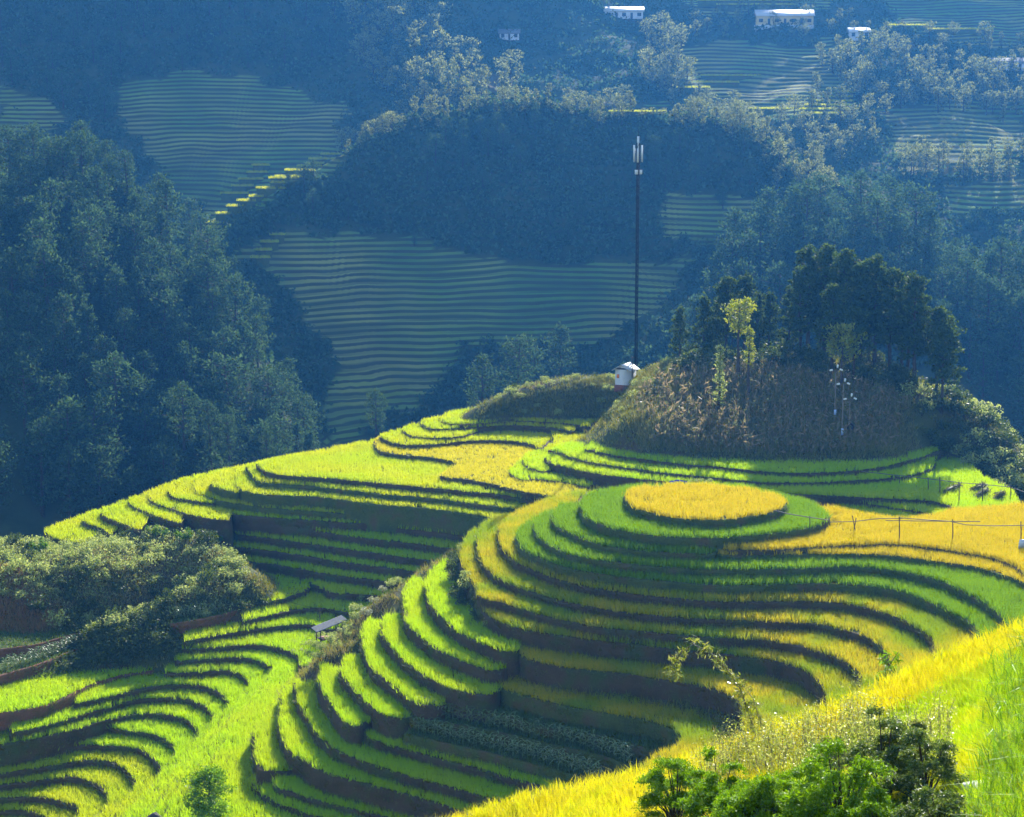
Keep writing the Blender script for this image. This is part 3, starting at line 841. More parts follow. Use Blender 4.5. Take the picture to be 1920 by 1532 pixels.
def mountain_mat():
    m, nt, out = new_mat('mountain')
    L = nt.links.new
    tc = N(nt, 'ShaderNodeTexCoord')
    n1 = N(nt, 'ShaderNodeTexNoise', i_Scale=0.07, i_Detail=7.0, i_Roughness=0.65)
    L(tc.outputs['Object'], n1.inputs['Vector'])
    scrub = ramp(nt, [(0.32, (0.030, 0.045, 0.018)), (0.5, (0.055, 0.075, 0.028)), (0.7, (0.085, 0.095, 0.040))])
    L(n1.outputs[0], scrub.inputs[0])
    n3 = N(nt, 'ShaderNodeTexNoise', i_Scale=0.035, i_Detail=3.0)
    L(tc.outputs['Object'], n3.inputs['Vector'])
    rice = ramp(nt, [(0.38, (0.12, 0.22, 0.04)), (0.5, (0.20, 0.27, 0.05)), (0.62, (0.30, 0.29, 0.07))])
    L(n3.outputs[0], rice.inputs[0])
    soil = ramp(nt, [(0.35, (0.060, 0.060, 0.032)), (0.65, (0.060, 0.085, 0.032))])
    L(n1.outputs[0], soil.inputs[0])
    lv = N(nt, 'ShaderNodeAttribute', attribute_name='level')
    fr = N(nt, 'ShaderNodeMath', operation='FRACT')
    L(lv.outputs['Fac'], fr.inputs[0])
    fl = N(nt, 'ShaderNodeMath', operation='FLOOR')
    L(lv.outputs['Fac'], fl.inputs[0])
    band = ramp(nt, [(0.0, (1, 1, 1)), (0.44, (1, 1, 1)), (0.54, (0, 0, 0)), (0.80, (0, 0, 0)), (0.92, (1, 1, 1))])
    L(fr.outputs[0], band.inputs[0])
    sp = N(nt, 'ShaderNodeSeparateXYZ')
    L(tc.outputs['Object'], sp.inputs[0])
    dv = N(nt, 'ShaderNodeMath', operation='DIVIDE')
    dv.inputs[1].default_value = 28.0
    L(sp.outputs['X'], dv.inputs[0])
    cb = N(nt, 'ShaderNodeCombineXYZ')
    L(dv.outputs[0], cb.inputs[0])
    L(fl.outputs[0], cb.inputs[1])
    n4 = N(nt, 'ShaderNodeTexNoise', i_Scale=1.0, i_Detail=1.0)
    L(cb.outputs[0], n4.inputs['Vector'])
    strip = ramp(nt, [(0.36, (0.35, 0.35, 0.35)), (0.6, (1, 1, 1))])
    L(n4.outputs[0], strip.inputs[0])
    rr = N(nt, 'ShaderNodeMath', operation='MULTIPLY')
    L(band.outputs[0], rr.inputs[0])
    L(strip.outputs[0], rr.inputs[1])
    tm = N(nt, 'ShaderNodeMix', data_type='RGBA')
    L(rr.outputs[0], tm.inputs[0])
    L(soil.outputs[0], tm.inputs[6])
    L(rice.outputs[0], tm.inputs[7])
    a1 = N(nt, 'ShaderNodeAttribute', attribute_name='terraced')
    m1 = N(nt, 'ShaderNodeMix', data_type='RGBA')
    L(a1.outputs['Fac'], m1.inputs[0])
    L(scrub.outputs[0], m1.inputs[6])
    L(tm.outputs[2], m1.inputs[7])
    a2 = N(nt, 'ShaderNodeAttribute', attribute_name='bare')
    m2 = N(nt, 'ShaderNodeMix', data_type='RGBA')
    L(a2.outputs['Fac'], m2.inputs[0])
    L(m1.outputs[2], m2.inputs[6])
    m2.inputs[7].default_value = (0.13, 0.115, 0.065, 1)
    bs = N(nt, 'ShaderNodeBsdfPrincipled', i_Roughness=1.0)
    bs.inputs['Specular IOR Level'].default_value = 0.05
    L(m2.outputs[2], bs.inputs['Base Color'])
    L(bs.outputs[0], out.inputs[0])


mountain_mat()
MOUNT = obj('mountain', bg_grid('mountain', np.arange(-190, 231, 1.5), np.concatenate([np.arange(305, 440, 1.6), np.arange(440, 560, 0.34), np.arange(560, 700, 0.5), np.arange(700, 762, 1.6)])), 'mountain', kind='structure')
gxx, gyy = np.arange(-700, 1001, 9.0), np.arange(761, 1100, 7.0)
obj('mountain', bg_grid('mountain', gxx, gyy), 'mountain', kind='structure')
for xr in (np.arange(-700, -181, 8.0), np.arange(222, 1001, 8.0)):
    obj('mountain', bg_grid('mountain', xr, np.arange(305, 775, 6.0)), 'mountain', kind='structure')

# ------------------------------------------------------------------ air
m, nt, out = new_mat('haze')
pv = N(nt, 'ShaderNodeVolumePrincipled')
pv.inputs['Color'].default_value = (0.07, 0.36, 1.0, 1)
pv.inputs['Density'].default_value = 0.00017
pv.inputs['Anisotropy'].default_value = 0.45
nt.links.new(pv.outputs[0], out.inputs['Volume'])
g = Geo().box((150, 535, 171), (1800, 1190, 328))
obj('haze', g.mesh('haze'), 'haze', kind='stuff')

# ------------------------------------------------------------------ vegetation
leaf_mat('pine_needles', [(0.030, 0.062, 0.016), (0.055, 0.100, 0.025), (0.100, 0.150, 0.042)], 0.4, spec=0.1, rough=0.7)
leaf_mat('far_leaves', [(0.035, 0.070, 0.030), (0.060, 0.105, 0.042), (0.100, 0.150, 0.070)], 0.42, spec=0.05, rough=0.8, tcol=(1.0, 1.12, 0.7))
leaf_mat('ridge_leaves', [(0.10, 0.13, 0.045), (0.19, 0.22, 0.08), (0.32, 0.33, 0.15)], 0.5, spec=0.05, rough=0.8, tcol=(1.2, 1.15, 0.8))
leaf_mat('shrub_leaves', [(0.20, 0.27, 0.07), (0.34, 0.41, 0.13), (0.50, 0.54, 0.25)], 0.5, rough=0.6, spec=0.12, tcol=(1.15, 1.1, 0.7))
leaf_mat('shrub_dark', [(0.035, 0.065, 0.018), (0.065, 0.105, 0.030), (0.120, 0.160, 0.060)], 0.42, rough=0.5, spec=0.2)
leaf_mat('bright_leaves', [(0.060, 0.150, 0.012), (0.100, 0.210, 0.018), (0.160, 0.270, 0.025)], 0.5)
leaf_mat('lime_leaves', [(0.18, 0.25, 0.02), (0.28, 0.34, 0.03), (0.36, 0.36, 0.05)], 0.5)
leaf_mat('silver_leaves', [(0.22, 0.27, 0.09), (0.42, 0.42, 0.26), (0.60, 0.58, 0.46)], 0.45, rough=0.35, spec=0.45, tcol=(1.05, 1.05, 0.85))
leaf_mat('maize_leaves', [(0.12, 0.22, 0.06), (0.20, 0.30, 0.10), (0.36, 0.42, 0.22)], 0.45, rough=0.35, spec=0.5)
leaf_mat('dry_maize', [(0.24, 0.19, 0.10), (0.38, 0.30, 0.18), (0.19, 0.20, 0.085), (0.16, 0.20, 0.07)], 0.45, tcol=(1.1, 1.0, 0.8), spec=0.1)
leaf_mat('mound_grass', [(0.14, 0.20, 0.06), (0.26, 0.26, 0.11), (0.36, 0.32, 0.17)], 0.45, spec=0.1)
plain_mat('bark', (0.060, 0.045, 0.035), 0.9, var=0.4, scale=3)
plain_mat('bark_pale', (0.20, 0.17, 0.13), 0.9, var=0.4, scale=3)


def leaf_quads(C, size, rng, aspect=2.2, out=None, outw=0.0, droop=0.0):
    """rhombic leaves (or sprays of leaves) centred on C; long axis random, biased along out"""
    n = len(C)
    a = rng.normal(0, 1, (n, 3))
    if out is not None:
        a = a + out * outw
    a[:, 2] -= droop
    a /= np.linalg.norm(a, axis=1)[:, None] + 1e-9
    b = np.cross(a, rng.normal(0, 1, (n, 3)))
    b /= np.linalg.norm(b, axis=1)[:, None] + 1e-9
    s = (np.asarray(size) * rng.uniform(0.6, 1.35, n))[:, None]
    V = np.stack([C - a * s * 0.5, C + b * s * 0.5 / aspect, C + a * s * 0.5, C - b * s * 0.5 / aspect], 1).reshape(-1, 3)
    Q = np.arange(n * 4).reshape(n, 4)
    return V, Q


def clump(rng, c, r, n, flat=0.8):
    d = rng.normal(0, 1, (n, 3))
    d /= np.linalg.norm(d, axis=1)[:, None]
    rr = rng.uniform(0.25, 1.0, n) ** 0.5
    P = c + d * (rr * r)[:, None] * np.array([1, 1, flat])
    return P, d


def build_tree(name, mat, seed, H, R, bole, nb, per, leaf, shape='oval', barkm='bark', cl=0.22, top=1.0, thick=0.022, clumps=3):
    rng = np.random.default_rng(seed)
    root = empty(name)
    w = Geo()
    lean = rng.normal(0, 0.02, 2)
    ts = np.linspace(0, 1, 7)
    spine = np.column_stack([lean[0] * H * ts**1.5 + rng.normal(0, 0.006 * H, 7) * (ts > 0), lean[1] * H * ts**1.5 + rng.normal(0, 0.006 * H, 7) * (ts > 0), H * 0.97 * ts])
    spine[0, 2] = -0.6
    w.tube(spine, H * thick * (1.05 - ts) + 0.012 * H * 0.3, 6)
    LV = Geo()
    for i in range(nb):
        t = bole + (1 - bole) * ((i + rng.uniform(0, 1)) / nb)
        u = (t - bole) / (1 - bole)
        if shape == 'cone':
            rad = (1 - u) ** 0.85 + 0.06
        elif shape == 'pine':
            rad = (0.55 + 0.75 * u) * (1.02 - u) ** 0.75 * 1.5
        elif shape == 'column':
            rad = 0.8 + 0.2 * math.sin(6 * u)
        else:
            rad = math.sqrt(max(0.05, 1 - (2 * u - 0.9) ** 2 / 1.25))
        a = i * 2.4 + rng.uniform(-0.6, 0.6)
        L = R * rad * rng.uniform(0.55, 1.1)
        p0 = np.array([np.interp(t, ts, spine[:, 0]), np.interp(t, ts, spine[:, 1]), np.interp(t, ts, spine[:, 2])])
        rise = {'cone': -0.12, 'pine': 0.25, 'column': 0.5}.get(shape, 0.35)
        dirv = np.array([math.cos(a), math.sin(a), rise + rng.normal(0, 0.15)])
        tip = p0 + dirv * L
        if L > 0.25 * R:
            w.tube([p0, p0 + dirv * L * 0.5 + [0, 0, -0.03 * L], tip], [H * 0.006, H * 0.004, H * 0.002], 4, cap=False)
        for c in range(clumps):
            f = 1.0 - c / clumps * 0.75
            cc = p0 + dirv * L * f + rng.normal(0, 0.10 * R, 3) * np.array([1, 1, 0.6])
            P, d = clump(rng, cc, R * cl * rng.uniform(0.75, 1.3), per, 0.65 if shape == 'pine' else 0.85)
            d[:, 2] += 0.5
            V, Q = leaf_quads(P, leaf, rng, 2.6, d, 0.9)
            LV.add(V, None, Q)
    P, d = clump(rng, spine[-1], R * 0.25 * top, per, 1.3)
    V, Q = leaf_quads(P, leaf, rng, 2.6, d + [0, 0, 0.8], 0.9)
    LV.add(V, None, Q)
    obj('trunk', w.mesh('trunk', smooth=True), barkm, root)
    obj('crown', LV.mesh('crown'), mat, root)
    return root


def build_shrub(name, mat, seed, R, H, ncl, per, leaf, stems=5):
    rng = np.random.default_rng(seed)
    root = empty(name)
    LV, w = Geo(), Geo()
    for i in range(ncl):
        a, r = rng.uniform(0, 2 * math.pi), R * 0.8 * math.sqrt(rng.uniform(0, 1))
        z = H * (0.30 + 0.55 * rng.uniform(0, 1) * (1 - (r / R) ** 2 * 0.7))
        c = np.array([r * math.cos(a), r * math.sin(a), z])
        P, d = clump(rng, c, R * rng.uniform(0.26, 0.42), per, 0.9)
        V, Q = leaf_quads(P, leaf, rng, 2.0, d + [0, 0, 0.4], 0.7)
        LV.add(V, None, Q)
        if i < stems:
            w.tube([[0, 0, -0.3], [c[0] * 0.4, c[1] * 0.4, z * 0.5], c], [0.035 * R, 0.025 * R, 0.01 * R], 4, cap=False)
    obj('stems', w.mesh('stems'), 'bark', root)
    obj('foliage', LV.mesh('foliage'), mat, root)
    return root


PROTO_X = 0


def hide_proto(o):
    """a prototype that was only a pattern is taken out again"""
    for ch in list(o.children):
        for g_ in list(ch.children):
            bpy.data.objects.remove(g_)
        bpy.data.objects.remove(ch)
    bpy.data.objects.remove(o)


# --- ground look-ups along the lines of sight of the survey
gZ = GZ


def near_grid(x, y):
    fx = np.clip((np.asarray(x) - gx[0]) / (gx[1] - gx[0]), 0, len(gx) - 1.001)
    fy = np.clip((np.asarray(y) - gy[0]) / (gy[1] - gy[0]), 0, len(gy) - 1.001)
    i, j = fx.astype(int), fy.astype(int)
    a, b = fx - i, fy - j
    return (gZ[j, i] * (1 - a) + gZ[j, i + 1] * a) * (1 - b) + (gZ[j + 1, i] * (1 - a) + gZ[j + 1, i + 1] * a) * b


def hit(px, py, fn, d0, d1, step=1.0):
    px, py = np.asarray(px, float), np.asarray(py, float)
    rx, ry, rz = ray(px, py)
    D = np.arange(d0, d1, step)
    X = (rx / ry)[:, None] * D
    Z = CAMZ + (rz / ry)[:, None] * D
    G = fn(X, np.broadcast_to(D, X.shape))
    below = Z < G
    ok = below.any(1)
    k = below.argmax(1)
    idx = np.arange(len(px))
    return np.column_stack([X[idx, k], D[k], G[idx, k]]), ok


def in_px(poly, n, rng=RNG):
    q = np.array(poly, float)
    lo, hi = q.min(0), q.max(0)
    x, y = rng.uniform(lo[0], hi[0], n), rng.uniform(lo[1], hi[1], n)
    m = inside(q, x, y)
    return x[m], y[m]


def scatter(poly, d0, d1, n, zf, zmid=0.6):
    """points of the ground itself, seen or not, whose place in the photograph lies in the outline"""
    q = np.array(poly, float)
    x = RNG.uniform(q[:, 0].min(), q[:, 0].max(), n)
    D = RNG.uniform(d0, d1, n)
    X = (x - 960) / FPX * D
    Z = zf(X, D)
    px_, py_ = to_px(np.stack([X, D, Z + zmid], 1))
    m = inside(q, px_, py_)
    return np.stack([X, D, Z], 1)[m]


def thin(P, r):
    keep = []
    for p in P:
        if all((p[0] - q[0]) ** 2 + (p[1] - q[1]) ** 2 > r * r for q in keep):
            keep.append(p)
    return keep


bgx, bgy = np.arange(-330, 420, 2.5), np.arange(300, 1000, 2.0)
BGZ = bg_z(*np.meshgrid(bgx, bgy))


def BGF(X, Y):
    fx = np.clip((X - bgx[0]) / 2.5, 0, len(bgx) - 1.001)
    fy = np.clip((Y - bgy[0]) / 2.0, 0, len(bgy) - 1.001)
    i, j = fx.astype(int), fy.astype(int)
    a, b = fx - i, fy - j
    return (BGZ[j, i] * (1 - a) + BGZ[j, i + 1] * a) * (1 - b) + (BGZ[j + 1, i] * (1 - a) + BGZ[j + 1, i + 1] * a) * b



def plant(protos, spots, smin, smax, zoff=-0.2, yvar=0.12, name=None, **props):
    """first spot takes the prototype itself, the rest are copies with shared meshes"""
    res = []
    for i, p in enumerate(spots):
        pr = protos[i % len(protos)]
        s = random.uniform(smin, smax)
        if 'max_s' in pr:
            pass
        r = copy_tree(pr, (p[0], p[1], p[2] + zoff), random.uniform(0, 6.28), (s * random.uniform(1 - yvar, 1 + yvar), s * random.uniform(1 - yvar, 1 + yvar), s), name=name, **props)
        res.append(r)
    return res


# far forest trees
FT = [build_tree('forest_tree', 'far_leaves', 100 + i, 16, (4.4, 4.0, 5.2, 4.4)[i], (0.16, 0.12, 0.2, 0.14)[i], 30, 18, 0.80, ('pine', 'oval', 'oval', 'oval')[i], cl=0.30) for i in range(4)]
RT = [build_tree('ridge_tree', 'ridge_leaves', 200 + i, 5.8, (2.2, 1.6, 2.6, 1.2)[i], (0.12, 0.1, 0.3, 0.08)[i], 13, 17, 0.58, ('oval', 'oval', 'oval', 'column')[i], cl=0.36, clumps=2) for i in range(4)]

spots = []
x, y = in_px([(-70, 300), (60, 300), (150, 280), (230, 300), (310, 410), (410, 530), (480, 650), (540, 770), (600, 900), (620, 1010), (-70, 1010)], 2600)
P, ok = hit(x, y, BGF, 310, 470)
spots = thin(P[ok], 5.0)[:250]
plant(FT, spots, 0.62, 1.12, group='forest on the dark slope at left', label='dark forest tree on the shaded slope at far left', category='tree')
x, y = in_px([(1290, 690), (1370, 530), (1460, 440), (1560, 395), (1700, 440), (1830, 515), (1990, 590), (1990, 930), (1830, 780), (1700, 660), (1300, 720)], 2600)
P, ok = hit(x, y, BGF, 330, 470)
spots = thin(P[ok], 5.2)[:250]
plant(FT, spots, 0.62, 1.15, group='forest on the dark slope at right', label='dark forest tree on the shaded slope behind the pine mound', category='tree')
# the grove rising behind the long lit ridge
x, y = in_px([(800, 800), (870, 760), (1060, 735), (1090, 760), (900, 800)], 300)
P, ok = hit(x, y, BGF, 330, 420)
plant(FT[:1] + FT[2:], thin(P[ok], 4.6)[:16], 0.75, 1.1, group='grove behind the lit ridge', label='hazy tree of the small grove rising behind the lit ridge', category='tree')
for q, s_ in (((705, 815, 360), 0.55), ((500, 862, 345), 0.35), ((395, 850, 340), 0.6), ((345, 840, 342), 0.75), ((430, 860, 338), 0.5)):
    b_ = at(*q)
    copy_tree(FT[1], tuple(b_), random.uniform(0, 6), s_, group='trees peeping over the lit ridge', label='pale pointed tree peeping over the edge of the lit ridge', category='tree')

# trees and bushes along the spur's crest and on the far slopes
def crest_band(pts, n, jx, jy):
    pts = np.array(pts, float)
    L = np.concatenate([[0], np.cumsum(np.hypot(*np.diff(pts, axis=0).T))])
    u = RNG.uniform(0, L[-1], n)
    return np.interp(u, L, pts[:, 0]) + RNG.normal(0, jx, n), np.interp(u, L, pts[:, 1]) + RNG.normal(0, jy, n)


x, y = crest_band([(640, 292), (700, 255), (780, 226), (880, 208), (1000, 208), (1120, 214), (1180, 214)], 420, 8, 9)
P, ok = hit(x, y, BGF, 400, 760)
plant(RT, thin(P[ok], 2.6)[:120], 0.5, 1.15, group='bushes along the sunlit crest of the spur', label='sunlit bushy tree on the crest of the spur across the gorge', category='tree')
x, y = crest_band([(1270, 212), (1340, 228), (1400, 252), (1470, 306), (1540, 352)], 300, 14, 16)
P, ok = hit(x, y, BGF, 400, 760)
plant(RT, thin(P[ok], 3.0)[:75], 0.55, 1.2, group='bushes at the right end of the spur', label='sunlit bush on the right end of the spur below the far terraces', category='tree')
x, y = in_px([(620, 40), (720, 0), (800, 30), (850, 110), (960, 150), (950, 200), (760, 215), (690, 150)], 260)
P, ok = hit(x, y, BGF, 560, 900)
plant(RT[:2] + RT[3:], thin(P[ok], 4.2)[:70], 0.9, 1.9, name='slender_tree', group='trees on the slope above the spur', label='tall slender tree on the far slope above the spur', category='tree')
x, y = in_px([(1530, 110), (1600, 80), (1700, 110), (1920, 150), (1990, 200), (1920, 240), (1800, 210), (1650, 215), (1560, 150)], 420)
P, ok = hit(x, y, BGF, 500, 900)
plant(RT, thin(P[ok], 3.8)[:90], 0.8, 1.5, name='hillside_tree', group='tree belt among the far terraces at right', label='hazy tree in the belt between far terraces at upper right', category='tree')
x, y = in_px([(1480, 225), (1530, 180), (1640, 190), (1640, 280), (1520, 330)], 120)
P, ok = hit(x, y, BGF, 480, 900)
plant(RT, thin(P[ok], 3.6)[:26], 0.8, 1.4, name='hillside_tree', group='trees beside the small bright terraces', label='dark rounded tree beside the small sunlit far terraces', category='tree')
x, y = in_px([(1210, 70), (1290, 70), (1290, 185), (1215, 185)], 90)
P, ok = hit(x, y, BGF, 560, 900)
plant(RT, thin(P[ok], 3.4)[:22], 1.0, 1.7, name='hillside_tree', group='clump of trees left of the far terraces', label='tree in the tall clump left of the far terraces', category='tree')
x, y = in_px([(1680, 310), (1990, 290), (1990, 345), (1720, 345)], 120)
P, ok = hit(x, y, BGF, 480, 900)
plant(RT, thin(P[ok], 4.0)[:24], 0.9, 1.5, name='hillside_tree', group='trees between the far terraces at the right edge', label='dark tree between two far terrace bands at the right edge', category='tree')
x, y = in_px([(0, 0), (640, 0), (640, 130), (220, 150), (200, 260), (100, 200), (0, 150)], 700)
P, ok = hit(x, y, BGF, 520, 900)
plant(FT[1:], thin(P[ok], 7.5)[:170], 0.4, 0.8, group='trees on the shaded far slope at upper left', label='blue hazy tree on the shaded far slope at upper left', category='tree')
x, y = in_px([(1290, 20), (1560, 20), (1640, 60), (1920, 70), (1920, 130), (1600, 80), (1300, 75)], 240)
P, ok = hit(x, y, BGF, 560, 950)
plant(RT, thin(P[ok], 5.0)[:50], 0.6, 1.2, name='hillside_tree', group='trees around the far houses', label='bright hazy tree near the long far house at upper right', category='tree')
x, y = in_px([(620, 300), (760, 240), (1000, 225), (1280, 235), (1420, 300), (1400, 380), (1240, 440), (1000, 490), (760, 460), (620, 450), (500, 400)], 900)
P, ok = hit(x, y, BGF, 420, 620)
P = P[ok]
P = P[vnoise(P[:, 0] / 14, P[:, 1] / 14, 3) > 0.45]
plant(FT, thin(P, 4.0)[:110], 0.22, 0.5, name='slope_tree', group='scattered trees on the shaded face of the spur', label='small dark tree on the shaded face of the spur', category='tree')
RT2 = [copy_tree(RT[0], (0, 0, 0))]
for o in FT + RT:
    hide_proto(o)

# small sunlit paddies on the spur: flat shelves with standing rice
leaf_mat('far_rice', [(0.42, 0.50, 0.03), (0.58, 0.58, 0.05), (0.36, 0.48, 0.03)], 0.55, spec=0.05)


def shelf(px_, py_, wpx, dep, D=None, dz=0.35, tilt=0.0, hgt=0.75):
    P, ok = hit([px_], [py_], BGF, 400, 800, 0.5)
    p = P[0] if D is None else at(px_, py_, D)
    L = wpx * p[1] / FPX
    n_ = max(4, int(L / 2))
    xs_ = np.linspace(-L / 2, L / 2, n_)
    tp_ = np.sqrt(np.clip(1.04 - (2 * xs_ / L) ** 4, 0.04, 1))
    fr = np.stack([xs_, -dep / 2 * tp_ + fbm(xs_ / 3 + px_, xs_ * 0 + py_, 2, 3) * 0.9], 1)
    bk = np.stack([xs_[::-1], dep / 2 * tp_[::-1]], 1)
    ring = np.vstack([fr, bk])
    m_ = len(ring)
    V = np.vstack([np.column_stack([ring, np.zeros(m_)]), np.column_stack([ring * [1.0, 1.05], np.full(m_, -2.2)])])
    me_ = bpy.data.meshes.new('terrace')
    me_.from_pydata(V.tolist(), [], [list(range(m_))] + [[i_, m_ + i_, m_ + (i_ + 1) % m_, (i_ + 1) % m_] for i_ in range(m_)])
    o_ = obj('terrace', me_, 'bank_green', MOUNT)
    o_.location = (p[0], p[1], p[2] + dz)
    o_.rotation_euler = (0, 0, tilt)
    k_ = int(L * dep * 7)
    qx_ = RNG.uniform(-L / 2, L / 2, k_)
    Q_ = np.stack([qx_, RNG.uniform(-dep / 2, dep / 2, k_) * np.sqrt(np.clip(1 - (2 * qx_ / L) ** 4, 0.02, 1)), np.zeros(k_)], 1)
    V, F, h = blades(Q_, hgt, 0.22, 0.5, k=3, spread=0.2)
    obj('rice', mesh_np('rice', V, F, None, h), 'far_rice', o_, kind='stuff')


for i_ in range(17):
    u_ = i_ / 16
    cx_ = 632 - 232 * u_ + random.uniform(-6, 6)
    cy_ = np.interp(cx_, [390, 440, 540, 640], [450, 412, 346, 290])
    shelf(cx_ - 12, cy_ + 2, random.uniform(26, 60), 2.4, dz=0.9, tilt=random.uniform(-.1, .1))
for cx_, cy_, w_ in ((490, 318, 30), (482, 332, 36), (470, 345, 44), (455, 358, 40), (440, 372, 50), (520, 452, 26), (505, 466, 34), (495, 480, 30), (488, 494, 34)):
    shelf(cx_, cy_, w_, 2.6, dz=1.2)
for cx_, cy_, w_ in ((1585, 182, 36), (1572, 190, 52), (1562, 198, 70), (1552, 206, 84), (1545, 214, 90), (1540, 222, 80)):
    shelf(cx_, cy_, w_, 3.0, dz=1.3)
for cx_, cy_, w_ in ((1340, 162, 90), (1300, 172, 60), (1450, 212, 90), (1380, 150, 130), (1400, 8, 180), (1420, 16, 150), (1800, 62, 120), (1700, 56, 80)):
    shelf(cx_, cy_, w_, 2.2, dz=1.2)
shelf(1195, 211, 104, 7.0, D=529, dz=0.2, hgt=0.55)
for px_ in (1150, 1168, 1205, 1226, 1243):
    b_ = at(px_, 219 + random.uniform(-1, 2), 524)
    copy_tree(RT2[0], (b_[0], b_[1], b_[2] - 1.0), random.uniform(0, 6), random.uniform(0.35, 0.6), name='ridge_tree', group='bushes in front of the yellow crest field', label='small bush in front of the yellow field on the spur crest', category='tree')
hide_proto(RT2[0])

# low scrub on the spur's face and the other far slopes (nobody could count it)
x, y = in_px([(0, 0), (1920, 0), (1920, 820), (600, 820), (0, 320)], 42000)
P, ok = hit(x, y, BGF, 400, 900, 2.0)
P = P[ok]
P = P[~px_mask(P, PX_TERR + PX_BARE)]
sc_n = RNG.normal(0, 0.5, (len(P), 3)) * [1, 1, 0.4]
C0 = np.repeat(P, 3, 0) + RNG.normal(0, 0.9, (len(P) * 3, 3)) * [1, 1, 0.45] + [0, 0, 0.5]
V, Q = leaf_quads(C0, 1.3, RNG, 1.7, np.tile([0, -0.2, 0.6], (len(C0), 1)), 0.8)
x, y = in_px([(0, 0), (1920, 0), (1920, 500), (1250, 700), (600, 820), (430, 420), (0, 320)], 3600)
P2, ok = hit(x, y, BGF, 400, 900, 2.0)
P2 = P2[ok]
P2 = P2[~px_mask(P2, PX_TERR + PX_BARE)]
rad = RNG.uniform(0.8, 2.2, len(P2))
d_ = RNG.normal(0, 1, (len(P2), 22, 3))
d_ /= np.linalg.norm(d_, axis=2)[:, :, None]
C2 = (P2[:, None, :] + d_ * rad[:, None, None] * RNG.uniform(0.5, 1, (len(P2), 22, 1)) + np.array([0, 0, 1.0]) * rad[:, None, None] * 0.8).reshape(-1, 3)
V2, Q2 = leaf_quads(C2, 1.0, RNG, 1.8, d_.reshape(-1, 3) + [0, 0, 0.5], 0.8)
V, Q = np.vstack([V, V2]), np.vstack([Q, Q2 + len(V)])
obj('scrub', mesh_np('scrub', V, None, Q), 'far_leaves', kind='stuff', label='low dark scrub covering the slopes across the gorge', category='scrub')

# ------------------------------------------------------------------ the wooded mound
PT = [build_tree('pine_tree', 'pine_needles', 300 + i, (13, 14.5, 12)[i], (2.9, 2.5, 3.2)[i], (0.34, 0.26, 0.4)[i], 30, 24, 0.62, 'pine', cl=0.24, thick=0.016, clumps=4) for i in range(3)]
CT_ = [build_tree('conifer_tree', 'pine_needles', 320 + i, 10, 2.3, 0.06, 30, 20, 0.6, 'cone', cl=0.24, thick=0.016, clumps=3) for i in range(2)]
pines = [(1275, 690, 263, 1, .82), (1318, 690, 265, 1, 1.0), (1362, 692, 264, 0, .95), (1395, 690, 266, 0, .92), (1440, 690, 264, 1, 1.05), (1475, 690, 266, 0, .80), (1515, 690, 257, 0, 1.05), (1545, 692, 255, 0, 1.16),
         (1580, 694, 251, 0, 1.12), (1612, 700, 248, 0, 1.12), (1560, 700, 243, 0, .9), (1640, 708, 247, 0, 1.05), (1668, 715, 245, 0, 1.08), (1700, 722, 247, 0, .95), (1712, 735, 241, 0, 1.02), (1755, 752, 241, 0, .95), (1765, 760, 238, 0, .86),
         (1600, 712, 241, 0, .8), (1500, 694, 252, 0, .78), (1420, 690, 269, 0, .8), (1340, 690, 270, 0, .75), (1630, 705, 255, 0, 1.1), (1535, 690, 263, 0, 1.15), (1690, 720, 252, 0, .98)]
PINE_TXT = ['leftmost pointed dark conifer of the mound, beside the mast', 'slim pointed conifer second from the left on the mound', 'bushy pine behind the yellow-topped tree on the mound', 'pine right of the yellow-topped tree on the mound',
            'narrow pointed conifer in the middle gap of the mound', 'low pine in the gap at the middle of the mound', 'pine left of the tallest crowns on the mound', 'tall broad pine with one of the highest crowns on the mound',
            'tall pine right behind the lime-topped tree', 'tall pine at the right of the highest crowns', 'shorter pine in front of the tallest crowns', 'pine on the right shoulder of the mound', 'pine with bare trunk on the right shoulder',
            'slender pine behind the right shoulder', 'pine with long bare trunk near the right edge of the mound', 'rightmost tall pine standing clear of the mound', 'leaning rightmost pine above the brush', 'short pine among bare trunks right of the lamp posts',
            'low pine above the dry maize at the middle', 'pine at the back left of the mound', 'pine at the far back behind the pointed conifers', 'back pine behind the right shoulder', 'back pine behind the tallest crown', 'back pine above the brush slope']
for (px_, py_, D, kind, s_), txt in zip(pines, PINE_TXT):
    b_ = at(px_, py_, D)
    zg = float(near_grid(b_[0], b_[1]))
    pr = CT_[random.randrange(2)] if kind else PT[random.randrange(3)]
    copy_tree(pr, (b_[0], b_[1], zg - 0.1), random.uniform(0, 6.28), s_, label=txt, category='tree', group='trees on the wooded mound')
for o in PT + CT_:
    hide_proto(o)


def place(root, px_, py_, D, zoff=0.0, ground=True, rz=0.0, s=1.0):
    b_ = at(px_, py_, D)
    z = float(near_grid(b_[0], b_[1])) if ground else b_[2]
    root.location = (b_[0], b_[1], z + zoff)
    root.rotation_euler = (0, 0, rz)
    root.scale = (s, s, s) if np.isscalar(s) else s
    return root


def tag(o, label, cat, group=None):
    o['label'], o['category'] = label, cat
    if group:
        o['group'] = group
    return o


